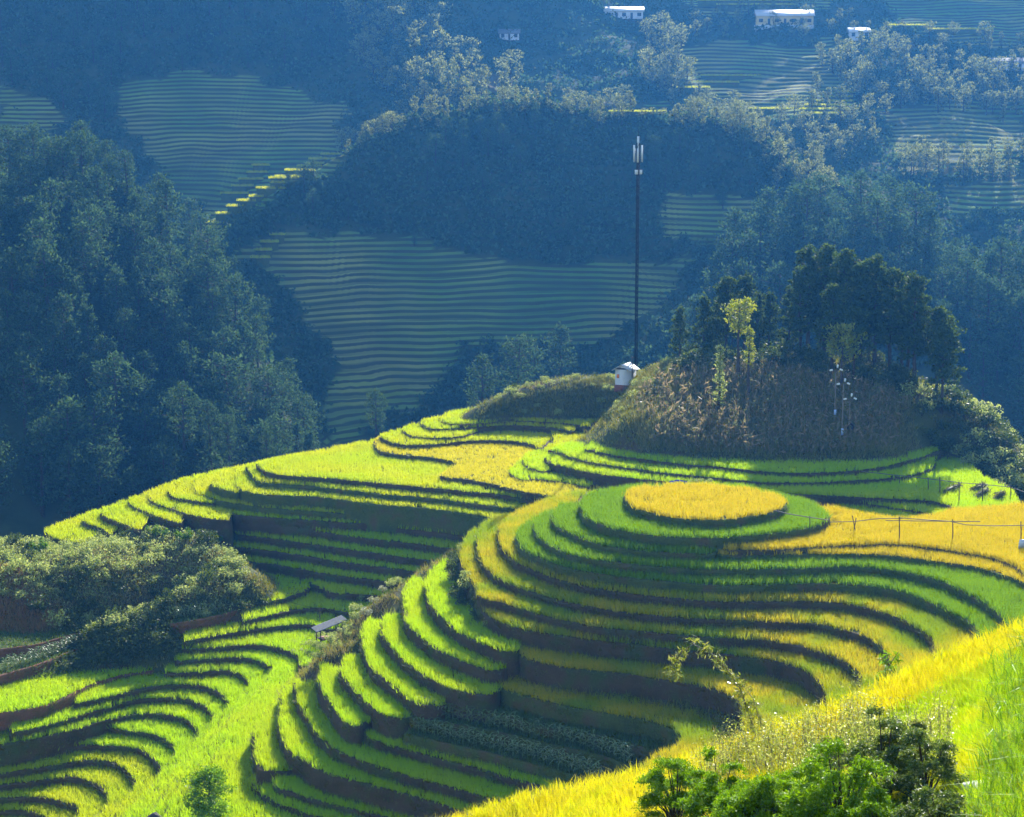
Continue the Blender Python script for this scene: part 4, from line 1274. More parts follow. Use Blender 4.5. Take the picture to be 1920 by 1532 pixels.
tag(place(build_tree('broadleaf_tree', 'lime_leaves', 401, 10.2, 2.0, 0.62, 14, 30, 0.45, 'oval', cl=0.34), 1385, 690, 243), 'tree with a yellow lit top among the dark pines', 'tree')
tag(place(build_tree('broadleaf_tree', 'lime_leaves', 402, 7.6, 2.4, 0.5, 16, 26, 0.5, 'oval', cl=0.34), 1578, 700, 240), 'lime-topped rounded tree in front of the tallest pines', 'tree')
tag(place(build_tree('ivy_pole_tree', 'shrub_leaves', 403, 8.4, 0.62, 0.10, 26, 24, 0.34, 'column', cl=0.65, clumps=2), 1348, 748, 236), 'thin tree wrapped in leaves, standing in the maize left of centre', 'tree')
tag(place(build_tree('ivy_pole_tree', 'lime_leaves', 404, 9.2, 0.6, 0.52, 16, 22, 0.34, 'column', cl=0.65, clumps=2), 1402, 735, 238), 'thin bare-stemmed tree with a yellow leafy top above the maize', 'tree')

# maize stubble, weeds and brush on the mound and the shed ridge
x, y = in_px([(1180, 775), (1240, 800), (1215, 835), (1300, 850), (1500, 860), (1680, 845), (1700, 760), (1640, 725), (1450, 690), (1330, 690), (1250, 700), (1200, 740)], 3000)
P, ok = hit(x, y, near_grid, 215, 262, 0.5)
P = P[ok]
ppx, ppy = to_px(P)
g = Geo()
n = len(P)
top = P + np.column_stack([RNG.normal(0, 0.14, n), RNG.normal(0, 0.14, n), RNG.uniform(0.7, 1.7, n) * (0.75 + 0.5 * vnoise(P[:, 0] / 3, P[:, 1] / 3, 5))])
w_ = np.column_stack([np.full(n, 0.035), np.zeros(n), np.zeros(n)])
g.add(np.stack([P - w_, P + w_, top + w_ * 0.5, top - w_ * 0.5], 1).reshape(-1, 3), None, np.arange(n * 4).reshape(n, 4), np.tile([0, 0, 1, 1], n))
mid = P + (top - P) * RNG.uniform(0.3, 0.95, (n, 1))
for k in range(3):
    mid = P + (top - P) * RNG.uniform(0.25, 0.95, (n, 1))
    V, Q = leaf_quads(mid + RNG.normal(0, 0.12, (n, 3)), 0.85, RNG, 4.0, None, 0, 0.6)
    g.add(V, None, Q)
obj('dry_maize', g.mesh('dry_maize', h=True), 'dry_maize', kind='stuff', label='dry brown maize stalks covering the front of the mound', category='maize')


def weed_patch(name, poly, n, d0, d1, hgt, wid, mat, label, cat, k=4, zf=near_grid, world=0):
    if world:
        P = scatter(poly, d0, d1, world, zf, 0.2)
    else:
        x, y = in_px(poly, n)
        P, ok = hit(x, y, zf, d0, d1, 0.5)
        P = P[ok]
    V, F, h = blades(P - [0, 0, 0.05], hgt, wid, 0.7, k=k, spread=0.2)
    return obj(name, mesh_np(name, V, F, None, h), mat, kind='stuff', label=label, category=cat)


weed_patch('weeds', [(1115, 800), (1150, 770), (1200, 760), (1260, 790), (1330, 830), (1420, 830), (1600, 830), (1690, 820), (1700, 850), (1600, 865), (1400, 862), (1215, 842), (1150, 812)], 4600, 215, 258, 0.8, 0.11, 'bank_grass', 'green weeds along the foot of the maize mound', 'weeds')
weed_patch('weeds', [(900, 775), (930, 750), (1000, 735), (1100, 710), (1160, 700), (1250, 680), (1290, 690), (1250, 760), (1190, 785), (1160, 778)], 4200, 235, 278, 0.7, 0.10, 'bank_grass', 'rough grass on the ridge around the white shed', 'grass', world=26000)
weed_patch('weeds', [(1180, 690), (1700, 690), (1720, 850), (1200, 850)], 8000, 215, 265, 0.95, 0.10, 'mound_grass', 'tan and green grass growing between the dry maize stalks', 'grass')

# rough grass on all ground that carries no terrace
nn = 90000
D = RNG.uniform(140, 285, nn)
X = RNG.uniform(-0.31, 0.31, nn) * D
free = np.ones(nn, bool)
for t in TERR:
    q = t['poly']
    i_ = np.where((X > q[:, 0].min()) & (X < q[:, 0].max()) & (D > q[:, 1].min()) & (D < q[:, 1].max()) & free)[0]
    i_ = i_[near_grid(X[i_], D[i_]) < t['zg'] + 0.05]
    free[i_[inside(q, X[i_], D[i_])]] = False
X, D = X[free], D[free]
Z = near_grid(X, D)
dens = 0.35 + 0.65 * vnoise(X / 4, D / 4, 90)
m_ = RNG.uniform(0, 1, len(X)) < dens
P = np.stack([X, D, Z - 0.05], 1)[m_]
V, F, h = blades(P, 0.6, 0.11, 0.7, k=4, spread=0.22)
obj('rough_grass', mesh_np('rough_grass', V, F, None, h), 'bank_grass', kind='stuff', label='rough grass on the unterraced slopes and banks', category='grass')

# ------------------------------------------------------------------ shrubs
SH = [build_shrub('shrub', 'shrub_leaves', 500 + i, (1.5, 1.2, 1.7)[i], (1.9, 2.1, 1.6)[i], 13, 34, 0.26) for i in range(3)]
SD = [build_shrub('shrub', 'shrub_dark', 520 + i, (1.5, 1.3)[i], (1.9, 2.3)[i], 13, 34, 0.28) for i in range(2)]
SG = [build_shrub('shrub', 'bright_leaves', 540, 1.2, 2.0, 12, 34, 0.30)]
KN = [(-40, 1005), (60, 990), (160, 985), (260, 990), (350, 1010), (430, 1045), (500, 1100), (430, 1120), (330, 1130), (200, 1150), (120, 1150), (60, 1100), (-40, 1075)]
P = scatter([(q[0], q[1] - (14 if q[1] < 1060 else -24)) for q in KN], 200, 233, 6000, near_grid)
sp = thin(P, 1.5)[:290]
for i, p in enumerate(sp):
    ppx, ppy = to_px(np.array(p))
    dark = (ppy > 1085 and random.random() < 0.4) or random.random() < 0.24
    pr = random.choice(SD) if dark else random.choice(SH)
    s = random.uniform(0.35, 1.05) * (1.1 if ppy > 1050 else 0.85)
    copy_tree(pr, (p[0], p[1], p[2] - 0.25), random.uniform(0, 6.28), (s, s, s * random.uniform(0.8, 1.25)), category='shrub', group='shrubs on the bushy knoll', label='dark green shrub on the bushy knoll at left' if dark else 'pale grey-green shrub on the bushy knoll at left')
# dark undergrowth at the feet of the pines
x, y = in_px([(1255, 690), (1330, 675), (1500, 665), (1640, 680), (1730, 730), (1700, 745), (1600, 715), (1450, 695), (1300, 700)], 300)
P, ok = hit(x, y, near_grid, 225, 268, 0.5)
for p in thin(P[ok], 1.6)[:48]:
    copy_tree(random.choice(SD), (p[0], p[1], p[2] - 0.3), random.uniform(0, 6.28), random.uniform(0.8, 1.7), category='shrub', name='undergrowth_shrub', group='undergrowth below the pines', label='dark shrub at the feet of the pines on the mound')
P = scatter([(q[0], q[1] - (14 if q[1] < 1060 else -26)) for q in KN], 200, 234, 4500, near_grid, 0.4)
C0 = np.repeat(P, 7, 0) + RNG.normal(0, 0.38, (len(P) * 7, 3)) * [1, 1, 0.6] + [0, 0, 0.35]
V, Q = leaf_quads(C0, 0.26, RNG, 2.0, np.tile([0, 0, 0.6], (len(C0), 1)), 0.6)
obj('scrub', mesh_np('scrub', V, None, Q), 'shrub_leaves', kind='stuff', label='low pale green scrub covering the knoll between its shrubs', category='scrub')
x, y = in_px([(130, 1195), (200, 1160), (325, 1150), (345, 1235), (170, 1262), (0, 1290), (0, 1262)], 3000)
P, ok = hit(x, y, near_grid, 188, 216, 0.4)
P = P[ok]
C0 = np.repeat(P, 6, 0) + RNG.normal(0, 0.4, (len(P) * 6, 3)) * [1, 1, 0.7] + [0, 0, 0.45]
V, Q = leaf_quads(C0, 0.30, RNG, 2.0, np.tile([0, 0, 0.6], (len(C0), 1)), 0.6)
obj('scrub', mesh_np('scrub', V, None, Q), 'shrub_dark', kind='stuff', label='dark leafy scrub on the bank between the knoll and the valley terraces', category='scrub')
# brush slope right of the pines
x, y = in_px([(1690, 735), (1760, 745), (1830, 790), (1900, 850), (1960, 900), (1960, 960), (1890, 915), (1815, 862), (1760, 830), (1720, 815)], 420)
P = scatter([(1700, 735), (1770, 735), (1840, 775), (1920, 850), (1990, 900), (1990, 980), (1890, 922), (1815, 868), (1760, 838), (1720, 820)], 214, 262, 5000, near_grid)
for p in thin(P, 1.6)[:110]:
    dark = random.random() < 0.7
    s = random.uniform(0.9, 1.6)
    copy_tree(random.choice(SD if dark else SH), (p[0], p[1], p[2] - 0.3), random.uniform(0, 6.28), s, category='shrub', name='brush_shrub', group='brush right of the pine mound', label='dark shrub on the slope right of the pine mound' if dark else 'pale-tipped shrub on the slope right of the pine mound')
# brush in the gully left of the ridge terraces, bright banana-like bushes
for (px_, py_, D, s, pr, txt) in [(440, 985, 225.5, 0.9, SD[1], 'dark bush against the left end of the ridge steps'), (462, 965, 228, 0.7, SD[0], 'dark bush under the lit edge of the ridge terraces'), (425, 970, 227, 0.8, SH[0], 'pale bush at the corner of the ridge terraces'), (300, 985, 226, 1.0, SG[0], 'bright green leafy bush at the head of the gully, left one'), (345, 1000, 224, 1.0, SG[0], 'bright green leafy bush at the head of the gully, right one'), (270, 975, 228, 0.9, SG[0], 'small bright green bush on the skyline of the knoll'), (385, 1000, 223, 1.2, SD[0], 'dark bush in the gully beside the ridge terraces'),
                                  (405, 985, 226, 0.7, SG[0], 'small bright bush right of the dark gully bush'), (70, 1000, 222, 1.1, SG[0], 'young green tree on the left skyline of the knoll'), (45, 1008, 222, 0.9, SD[1], 'dark bush on the left skyline of the knoll'), (425, 1050, 215, 0.9, SH[1], 'round pale shrub standing up at the right end of the knoll')]:
    b_ = at(px_, py_, D)
    copy_tree(pr, (b_[0], b_[1], float(near_grid(b_[0], b_[1])) - 0.2), random.uniform(0, 6), s, category='shrub', label=txt)
# low bushes on the shed ridge
x, y = in_px([(905, 770), (940, 750), (1010, 738), (1110, 712), (1155, 706), (1250, 684), (1260, 720), (1200, 770), (1150, 772), (1000, 770)], 300)
P = scatter([(890, 775), (930, 735), (1010, 710), (1110, 682), (1155, 678), (1250, 660), (1265, 720), (1200, 775), (1150, 778), (1000, 776)], 240, 275, 4000, near_grid)
for p in thin(P, 1.5)[:80]:
    s = random.uniform(0.35, 0.75)
    copy_tree(random.choice(SH + SD[:1]), (p[0], p[1], p[2] - 0.2), random.uniform(0, 6), s, category='shrub', name='low_bush', group='low bushes on the ridge by the shed', label='low bush on the grassy ridge around the white shed')
# bushes of the bank under the knoll
x, y = in_px([(130, 1200), (200, 1165), (310, 1160), (330, 1210), (300, 1235), (170, 1250), (20, 1275), (0, 1250), (40, 1225)], 500)
P, ok = hit(x, y, near_grid, 190, 215, 0.5)
for p in thin(P[ok], 1.1)[:55]:
    s = random.uniform(0.5, 0.85)
    copy_tree(random.choice(SD), (p[0], p[1], p[2] - 0.25), random.uniform(0, 6), s, category='shrub', name='bank_shrub', group='shrubs on the bank below the knoll', label='dark leafy shrub on the bank between knoll and lower terraces')
# brush on the edge of the round hill
x, y = in_px([(840, 1040), (868, 1035), (890, 1090), (905, 1140), (930, 1180), (905, 1190), (870, 1160), (845, 1110)], 300)
P, ok = hit(x, y, near_grid, 150, 200, 0.5)
for p in thin(P[ok], 0.9)[:34]:
    s = random.uniform(0.4, 0.7)
    copy_tree(random.choice(SD + SH[:1]), (p[0], p[1], p[2] + 0.5), random.uniform(0, 6), s, category='shrub', name='small_shrub', group='shrubs between lime and yellow terraces', label='small shrub in the brush between the lime and the yellow terraces')
# dry bushes by the shelter
x, y = in_px([(545, 1235), (590, 1200), (640, 1185), (690, 1130), (740, 1090), (750, 1105), (700, 1155), (670, 1200), (630, 1230), (560, 1275)], 260)
P, ok = hit(x, y, near_grid, 160, 215, 0.5)
SY = [build_shrub('shrub', 'silver_leaves', 560, 1.2, 1.5, 12, 34, 0.24)]
for p in thin(P[ok], 0.9)[:34]:
    s = random.uniform(0.35, 0.7)
    copy_tree(random.choice(SY + SH), (p[0], p[1], p[2] + 0.7), random.uniform(0, 6), s, category='shrub', name='dry_bush', group='dry bushes below the shelter', label='pale dry bush on the slope by the small shelter')
for o in SH + SD + SG + SY:
    hide_proto(o)
tag(place(build_tree('small_tree', 'shrub_leaves', 570, 2.6, 0.75, 0.35, 10, 22, 0.24, 'oval', cl=0.4, clumps=2), 872, 1012, 176, 0.2), 'lone small tree leaning on the left shoulder of the round hill', 'tree')

# ------------------------------------------------------------------ the near slope at lower right
leaf_mat('near_rice', [(0.50, 0.54, 0.006), (0.66, 0.62, 0.010), (0.44, 0.54, 0.006)], 0.5, patch=(0.62, 0.56, 0.010), patch_scale=0.35)
leaf_mat('near_grass', [(0.28, 0.50, 0.006), (0.42, 0.62, 0.008), (0.50, 0.60, 0.008)], 0.52, patch=(0.54, 0.58, 0.008), patch_scale=0.3)
leaf_mat('long_grass', [(0.10, 0.24, 0.01), (0.18, 0.34, 0.012), (0.26, 0.42, 0.02)], 0.5, spec=0.3)
leaf_mat('fern_leaves', [(0.090, 0.210, 0.004), (0.150, 0.310, 0.006), (0.250, 0.420, 0.010)], 0.5, rough=0.5, spec=0.22)
leaf_mat('near_dark', [(0.05, 0.10, 0.018), (0.10, 0.17, 0.04), (0.22, 0.28, 0.10)], 0.45, rough=0.4, spec=0.35)
leaf_mat('near_shrub', [(0.10, 0.16, 0.03), (0.20, 0.26, 0.07), (0.34, 0.36, 0.16)], 0.5, rough=0.35, spec=0.4)
leaf_mat('weed_leaves', [(0.20, 0.30, 0.04), (0.34, 0.40, 0.10), (0.55, 0.56, 0.34)], 0.5, rough=0.4, spec=0.35)
leaf_mat('bamboo_leaves', [(0.14, 0.20, 0.03), (0.24, 0.30, 0.06), (0.40, 0.40, 0.20)], 0.45, rough=0.3, spec=0.6)
FGC = []
for q in [(780, 1560, 73), (860, 1532, 71), (1000, 1490, 69), (1200, 1450, 67), (1400, 1390, 65), (1560, 1330, 63), (1740, 1250, 61), (1920, 1180, 59), (2020, 1138, 58)]:
    b_ = at(*q)
    FGC.append(tuple(b_))
    for dd, dz in ((5, -3.2), (14, -12), (28, -22), (45, -34)):
        FGC.append((b_[0] * (1 + dd / q[2]), q[2] + dd, b_[2] + dz))
for q in [(1000, 1540, 65), (1200, 1540, 56), (1400, 1480, 55), (1600, 1440, 51), (1760, 1380, 50), (1920, 1300, 49), (1400, 1545, 47), (1600, 1540, 43), (1800, 1500, 41), (1920, 1420, 42), (1920, 1545, 37), (2050, 1545, 35), (2050, 1300, 47), (800, 1640, 66)]:
    FGC.append(tuple(at(*q)))
FG = tps_fit(np.array(FGC), 0.5)
fx_, fy_ = np.arange(-14, 34, 0.5), np.arange(30, 114, 0.6)
FX, FY = np.meshgrid(fx_, fy_)
FZ = tps_eval(FG, FX.ravel(), FY.ravel()).reshape(FX.shape) + fbm(FX * 0.6, FY * 0.6, 3, 9) * 0.22
FZ = np.maximum(FZ, 38)
obj('near_slope', grid_mesh('near_slope', fx_, fy_, FZ), 'paddy', kind='structure')


def fg_grid(x, y):
    fx = np.clip((np.asarray(x) - fx_[0]) / 0.5, 0, len(fx_) - 1.001)
    fy = np.clip((np.asarray(y) - fy_[0]) / 0.6, 0, len(fy_) - 1.001)
    i, j = fx.astype(int), fy.astype(int)
    a, b = fx - i, fy - j
    return (FZ[j, i] * (1 - a) + FZ[j, i + 1] * a) * (1 - b) + (FZ[j + 1, i] * (1 - a) + FZ[j + 1, i + 1] * a) * b


def fg_crop(name, poly, n, hgt, wid, lean, mat, label, cat, k=5, spread=0.10):
    x, y = in_px(poly, n)
    P, ok = hit(x, y, fg_grid, 31, 100, 0.35)
    V, F, h = blades(P[ok] - [0, 0, 0.04], hgt, wid, lean, k=k, spread=spread, two=True)
    return obj(name, mesh_np(name, V, F, None, h), mat, kind='stuff', label=label, category=cat)


fg_crop('rice', [(740, 1575), (860, 1545), (1000, 1500), (1200, 1458), (1400, 1398), (1560, 1338), (1740, 1258), (1980, 1160), (1980, 1215), (1860, 1265), (1760, 1320), (1620, 1395), (1500, 1440), (1470, 1530), (1460, 1620), (740, 1620)], 30000, 0.62, 0.030, 0.5, 'near_rice', 'bright yellow ripe rice along the edge of the near slope', 'rice')
fg_crop('grass', [(1980, 1205), (1860, 1255), (1760, 1310), (1620, 1385), (1500, 1430), (1450, 1600), (1980, 1600)], 22000, 0.55, 0.022, 0.5, 'near_grass', 'bright green rice and grass covering the near slope at lower right', 'grass')
fg_crop('tall_grass', [(1880, 1260), (1975, 1200), (1975, 1600), (1800, 1600), (1850, 1450)], 520, 1.0, 0.030, 0.7, 'long_grass', 'long green grass leaves at the right edge', 'grass', k=7, spread=0.15)


def fg_at(px_, py_):
    P, ok = hit([px_], [py_], fg_grid, 31, 110, 0.2)
    return P[0]


def fern_bush(name, mat, seed, R, H, ncl, per, leaf, droop=0.8, aspect=3.0):
    """rounded bush whose sprays of small leaves arch over and hang at their ends"""
    rng = np.random.default_rng(seed)
    root = empty(name)
    LV, w = Geo(), Geo()
    for i in range(ncl):
        a, u = rng.uniform(0, 2 * math.pi), math.sqrt(rng.uniform(0, 1))
        r = R * 0.95 * u * rng.uniform(0.7, 1.25)
        zt = H * (1.0 - 0.6 * u * u) * rng.uniform(0.45, 1.08)
        c = np.array([r * math.cos(a), r * math.sin(a), zt])
        dirv = np.array([math.cos(a), math.sin(a), 0.0])
        w.tube([[0, 0, -0.3], [c[0] * 0.45, c[1] * 0.45, zt * 0.6], c], [0.03 * R, 0.02 * R, 0.008 * R], 4, cap=False)
        for s_ in range(7):                         # sprays
            b = a + rng.normal(0, 1.0)
            dv = np.array([math.cos(b), math.sin(b), 0])
            L = R * rng.uniform(0.25, 0.5)
            t = rng.uniform(0, 1, per)
            P = c + dv * (t * L)[:, None] + np.array([0, 0, 1.0]) * (0.28 * L * np.sin(t * 2.2) - 0.6 * droop * L * t**2)[:, None] + rng.normal(0, 0.05 * R, (per, 3))
            V, Q = leaf_quads(P, leaf, rng, aspect, np.tile(dv, (per, 1)), 0.5, 0.25)
            LV.add(V, None, Q)
    obj('stems', w.mesh('stems'), 'bark', root)
    obj('foliage', LV.mesh('foliage'), mat, root)
    return root


for (px_, py_, R, H, mat, n_, lf, txt, sd) in [
        (1268, 1560, 0.95, 2.15, 'fern_leaves', 20, 0.085, 'leafy green bush at lower right, leftmost of the front bushes', 1),
        (1350, 1575, 0.85, 2.2, 'fern_leaves', 18, 0.085, 'leafy green bush second from the left in the front row', 2),
        (1450, 1600, 1.1, 2.0, 'fern_leaves', 22, 0.085, 'low leafy green bush in the middle of the front row', 3),
        (1575, 1600, 1.2, 2.2, 'fern_leaves', 24, 0.085, 'feathery green bush in front of the dark shrub', 4),
        (1500, 1570, 0.9, 1.9, 'fern_leaves', 22, 0.085, 'leafy green bush between the middle and the feathery one', 11),
        (1400, 1600, 0.9, 1.5, 'fern_leaves', 20, 0.085, 'leafy green bush third from the left in the front row', 12),
        (1655, 1525, 0.9, 2.3, 'near_dark', 20, 0.075, 'dark dense shrub with glinting leaves at lower right', 5),
        (1735, 1530, 0.85, 1.95, 'near_dark', 18, 0.075, 'dark shrub on the right of the front bushes', 7),
        (1700, 1500, 0.6, 2.0, 'near_shrub', 12, 0.075, 'paler shrub rising behind the dark ones', 8),
        (1560, 1480, 0.6, 1.5, 'near_shrub', 12, 0.075, 'pale leafy shrub behind the feathery bush', 9),
        (1640, 1600, 0.8, 1.3, 'fern_leaves', 16, 0.085, 'low green bush at the bottom edge under the dark shrub', 10),
        (1760, 1600, 0.8, 1.2, 'near_dark', 16, 0.075, 'lower dark shrub at the bottom edge', 6)]:
    b_ = fg_at(px_, py_)
    o = fern_bush('bush', mat, 600 + sd, R, H, int(n_ * 2.3), 74, lf * 1.0)
    o.location = tuple(b_)
    tag(o, txt, 'bush')


def weed_stems(name, spots, seed, H, leaf, mat, txt):
    rng = np.random.default_rng(seed)
    root = empty(name, tuple(spots[0]))
    LV, w = Geo(), Geo()
    o0 = np.array(spots[0])
    for p in spots:
        p = np.array(p) - o0
        h = H * rng.uniform(0.6, 1.2)
        ln = rng.normal(0, 0.25, 2) * h
        tip = p + [ln[0], ln[1], h]
        w.tube([p - [0, 0, .1], p + (tip - p) * 0.5 + rng.normal(0, 0.04, 3), tip], [0.010, 0.008, 0.004], 3, cap=False)
        t = rng.uniform(0.25, 1.05, 40)
        P = p + (tip - p) * t[:, None] + rng.normal(0, 0.10, (40, 3))
        V, Q = leaf_quads(P, leaf, rng, 2.4)
        LV.add(V, None, Q)
    obj('stems', w.mesh('stems'), 'bark_pale', root)
    obj('foliage', LV.mesh('foliage'), mat, root)
    return tag(root, txt, 'weeds')


for poly, n_, sd, txt in [([(1300, 1450), (1440, 1400), (1470, 1480), (1330, 1500)], 170, 1, 'pale flowering weeds left of the dark shrub'), ([(1440, 1410), (1620, 1350), (1650, 1440), (1480, 1490)], 240, 2, 'silvery weeds rising over the front bushes'),
                          ([(1600, 1400), (1780, 1380), (1790, 1460), (1620, 1480)], 170, 3, 'silvery weeds around the top of the dark shrub')]:
    x, y = in_px(poly, n_ * 2)
    P, ok = hit(x, y, fg_grid, 31, 100, 0.35)
    weed_stems('flowering_weeds', P[ok][:n_], 700 + sd, 1.15, 0.075, 'weed_leaves', txt)


def bamboo(path, D, n, leaf, mat, seed, txt, wide=0.16):
    rng = np.random.default_rng(seed)
    base = fg_at(path[0][0], path[0][1])
    pts = np.array([at(px_, py_, D) for px_, py_ in path])
    pts = np.vstack([[base[0], base[1], base[2] - 0.1], pts[1:]])
    root = empty('bamboo', tuple(pts[0]))
    q = pts - pts[0]
    w, LV = Geo(), Geo()
    w.tube(q, np.linspace(0.032, 0.008, len(q)), 5)
    L = np.concatenate([[0], np.cumsum(np.linalg.norm(np.diff(q, axis=0), axis=1))])
    for i in range(n // 9):
        u = L[-1] * (0.18 + 0.82 * rng.uniform(0, 1))
        c = np.array([np.interp(u, L, q[:, k]) for k in range(3)])
        dv = rng.normal(0, 1, 3)
        dv /= np.linalg.norm(dv)
        ln = rng.uniform(0.1, wide * 2.4)
        e = c + dv * ln
        w.tube([c, e], [0.005, 0.003], 3, cap=False)
        P = c + (e - c) * rng.uniform(0.3, 1.1, 9)[:, None] + rng.normal(0, wide * 0.28, (9, 3))
        V, Q = leaf_quads(P, leaf, rng, 4.2, np.tile(dv, (9, 1)), 0.6, 0.5)
        LV.add(V, None, Q)
    obj('stems', w.mesh('stems'), 'bark_pale', root)
    obj('foliage', LV.mesh('foliage'), mat, root)
    return tag(root, txt, 'bamboo')


bamboo([(1432, 1440), (1420, 1390), (1405, 1340), (1388, 1292), (1362, 1252), (1330, 1222), (1300, 1208), (1278, 1222), (1264, 1248), (1256, 1272)], 60, 1700, 0.17, 'bamboo_leaves', 801, 'thin bamboo stem arching to the left over the bowl')
bamboo([(1440, 1450), (1432, 1400), (1425, 1350), (1412, 1310), (1392, 1285)], 60, 800, 0.16, 'bamboo_leaves', 802, 'shorter bamboo stem at the foot of the arching one')
bamboo([(1640, 1350), (1648, 1310), (1656, 1275), (1668, 1245), (1685, 1222)], 60, 1200, 0.22, 'long_grass', 803, 'lime-leaved young bamboo at the edge of the near slope', 0.22)
bamboo([(1625, 1355), (1622, 1320), (1615, 1290), (1606, 1272)], 60, 480, 0.15, 'bamboo_leaves', 804, 'small bamboo shoot left of the lime-leaved one', 0.18)
bamboo([(1836, 1275), (1838, 1258), (1846, 1245)], 56, 110, 0.12, 'shrub_dark', 805, 'small dark sprig standing alone in the near grass', 0.08)

# stone in the grass at the lower right corner
rng = np.random.default_rng(5)
a = np.linspace(0, 2 * math.pi, 13)[:-1]
rr = 1 + rng.uniform(-0.18, 0.18, 12)
ring = np.column_stack([np.cos(a) * 0.46 * rr, np.sin(a) * 0.30 * rr])
V = np.vstack([np.column_stack([ring * s_, np.full(12, z_)]) for s_, z_ in ((0.9, -0.15), (1.0, 0.0), (0.97, 0.07), (0.82, 0.10))] + [[[0, 0, 0.105]]])
Q = [[k * 12 + i, k * 12 + (i + 1) % 12, (k + 1) * 12 + (i + 1) % 12, (k + 1) * 12 + i] for k in range(3) for i in range(12)]
F = [[36 + i, 36 + (i + 1) % 12, 48] for i in range(12)]
plain_mat('pale_stone', (0.62, 0.62, 0.60), 0.7, var=0.15)
b_ = fg_at(1838, 1500)
o = obj('stone', mesh_np('stone', V, F, Q), 'pale_stone')
o.location = (b_[0], b_[1], b_[2] + 0.25)
tag(o, 'flat pale stone in the grass at the lower right corner', 'stone')

# ------------------------------------------------------------------ built things
plain_mat('white_wall', (0.62, 0.66, 0.76), 0.7, var=0.08)
plain_mat('roof_sheet', (0.52, 0.52, 0.51), 0.6, var=0.12)
plain_mat('brick', (0.22, 0.075, 0.045), 0.9, var=0.3)
plain_mat('orange_sign', (0.80, 0.22, 0.04), 0.6, var=0.05)
plain_mat('steel', (0.012, 0.012, 0.014), 0.8, 0.0, var=0.2, spec=0.1)
plain_mat('antenna', (0.66, 0.70, 0.72), 0.5, var=0.05)
plain_mat('wood_post', (0.085, 0.060, 0.045), 0.9, var=0.35, scale=12)
plain_mat('bamboo_rail', (0.17, 0.14, 0.12), 0.7, var=0.3, scale=9)
plain_mat('grey_roof', (0.17, 0.175, 0.185), 0.9, var=0.25, scale=5, spec=0.1)
plain_mat('cream_wall', (0.62, 0.50, 0.26), 0.8, var=0.08)
plain_mat('white_roof', (0.62, 0.62, 0.64), 0.6, var=0.05)
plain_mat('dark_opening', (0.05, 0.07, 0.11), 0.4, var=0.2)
plain_mat('pink_cloth', (0.62, 0.30, 0.22), 0.8, var=0.1)
plain_mat('white_lamp', (0.85, 0.86, 0.80), 0.3, var=0.03)
plain_mat('blue_white', (0.45, 0.58, 0.85), 0.5, var=0.08)
plain_mat('rubber', (0.012, 0.012, 0.013), 0.7, var=0.2)
plain_mat('blue_tarp', (0.03, 0.05, 0.18), 1.0, var=0.2, spec=0.0)
plain_mat('rock', (0.06, 0.05, 0.045), 0.9, var=0.4, scale=4)


def gable(gw, w, d, h0, h1, over=0.25, thick=0.08):
    """two roof sheets with real thickness over a w x d plan, ridge along x"""
    W2, D2 = w / 2 + over, d / 2 + over
    sl = (h1 - h0) / (d / 2)
    ze = h0 - over * sl
    for s_ in (-1, 1):
        V = np.array([[-W2, s_ * D2, ze], [W2, s_ * D2, ze], [W2, 0, h1], [-W2, 0, h1]])
        V = np.vstack([V, V + [0, 0, thick]])
        Qs = [[0, 1, 2, 3], [7, 6, 5, 4], [0, 4, 5, 1], [1, 5, 6, 2], [2, 6, 7, 3], [3, 7, 4, 0]]
        gw.add(V, None, Qs if s_ < 0 else [q_[::-1] for q_ in Qs])
    return gw


def gable_walls(w, d, h0, h1):
    a, b = w / 2, d / 2
    V = [[-a, -b, 0], [a, -b, 0], [a, b, 0], [-a, b, 0], [-a, -b, h0], [a, -b, h0], [a, b, h0], [-a, b, h0], [-a, 0, h1], [a, 0, h1]]
    g_ = Geo()
    g_.add(V, [[4, 7, 8], [5, 9, 6]], [[0, 1, 5, 4], [1, 2, 6, 5], [2, 3, 7, 6], [3, 0, 4, 7]])
    return g_


# --- shed and mast on the ridge
b_ = at(1173, 722, 262)
r = empty('shed', (b_[0], b_[1], b_[2]), math.radians(62))
obj('base', Geo().box((0, 0, -0.35), (2.5, 2.3, 1.0)).mesh('base'), 'brick', r)
g = gable_walls(2.35, 2.1, 2.15, 2.75)
for v_ in g.V:
    v_ += np.array([0, 0, 0.15])
obj('wall', g.mesh('wall'), 'white_wall', r)
g = gable(Geo(), 2.35, 2.1, 2.33, 2.95, 0.38)
obj('roof', g.mesh('roof'), 'roof_sheet', r)
obj('sign', Geo().box((-1.19, 0.62, 1.35), (0.03, 0.34, 0.55)).mesh('sign'), 'orange_sign', r)
obj('door', Geo().box((0.15, -1.065, 1.1), (0.8, 0.04, 1.8)).mesh('door'), 'roof_sheet', r)
tag(r, 'small white shed with pale gable roof at the foot of the mast', 'shed')
b2 = at(1185, 725, 259.5)
r = empty('post', tuple(b2))
obj('pole', Geo().tube([[0, 0, -0.5], [0, 0, 4.2]], 0.08, 6).mesh('pole'), 'wood_post', r)
obj('crossbar', Geo().box((0, 0, 4.0), (0.5, 0.08, 0.08)).mesh('crossbar'), 'wood_post', r)
tag(r, 'short utility post standing right in front of the white shed', 'post')

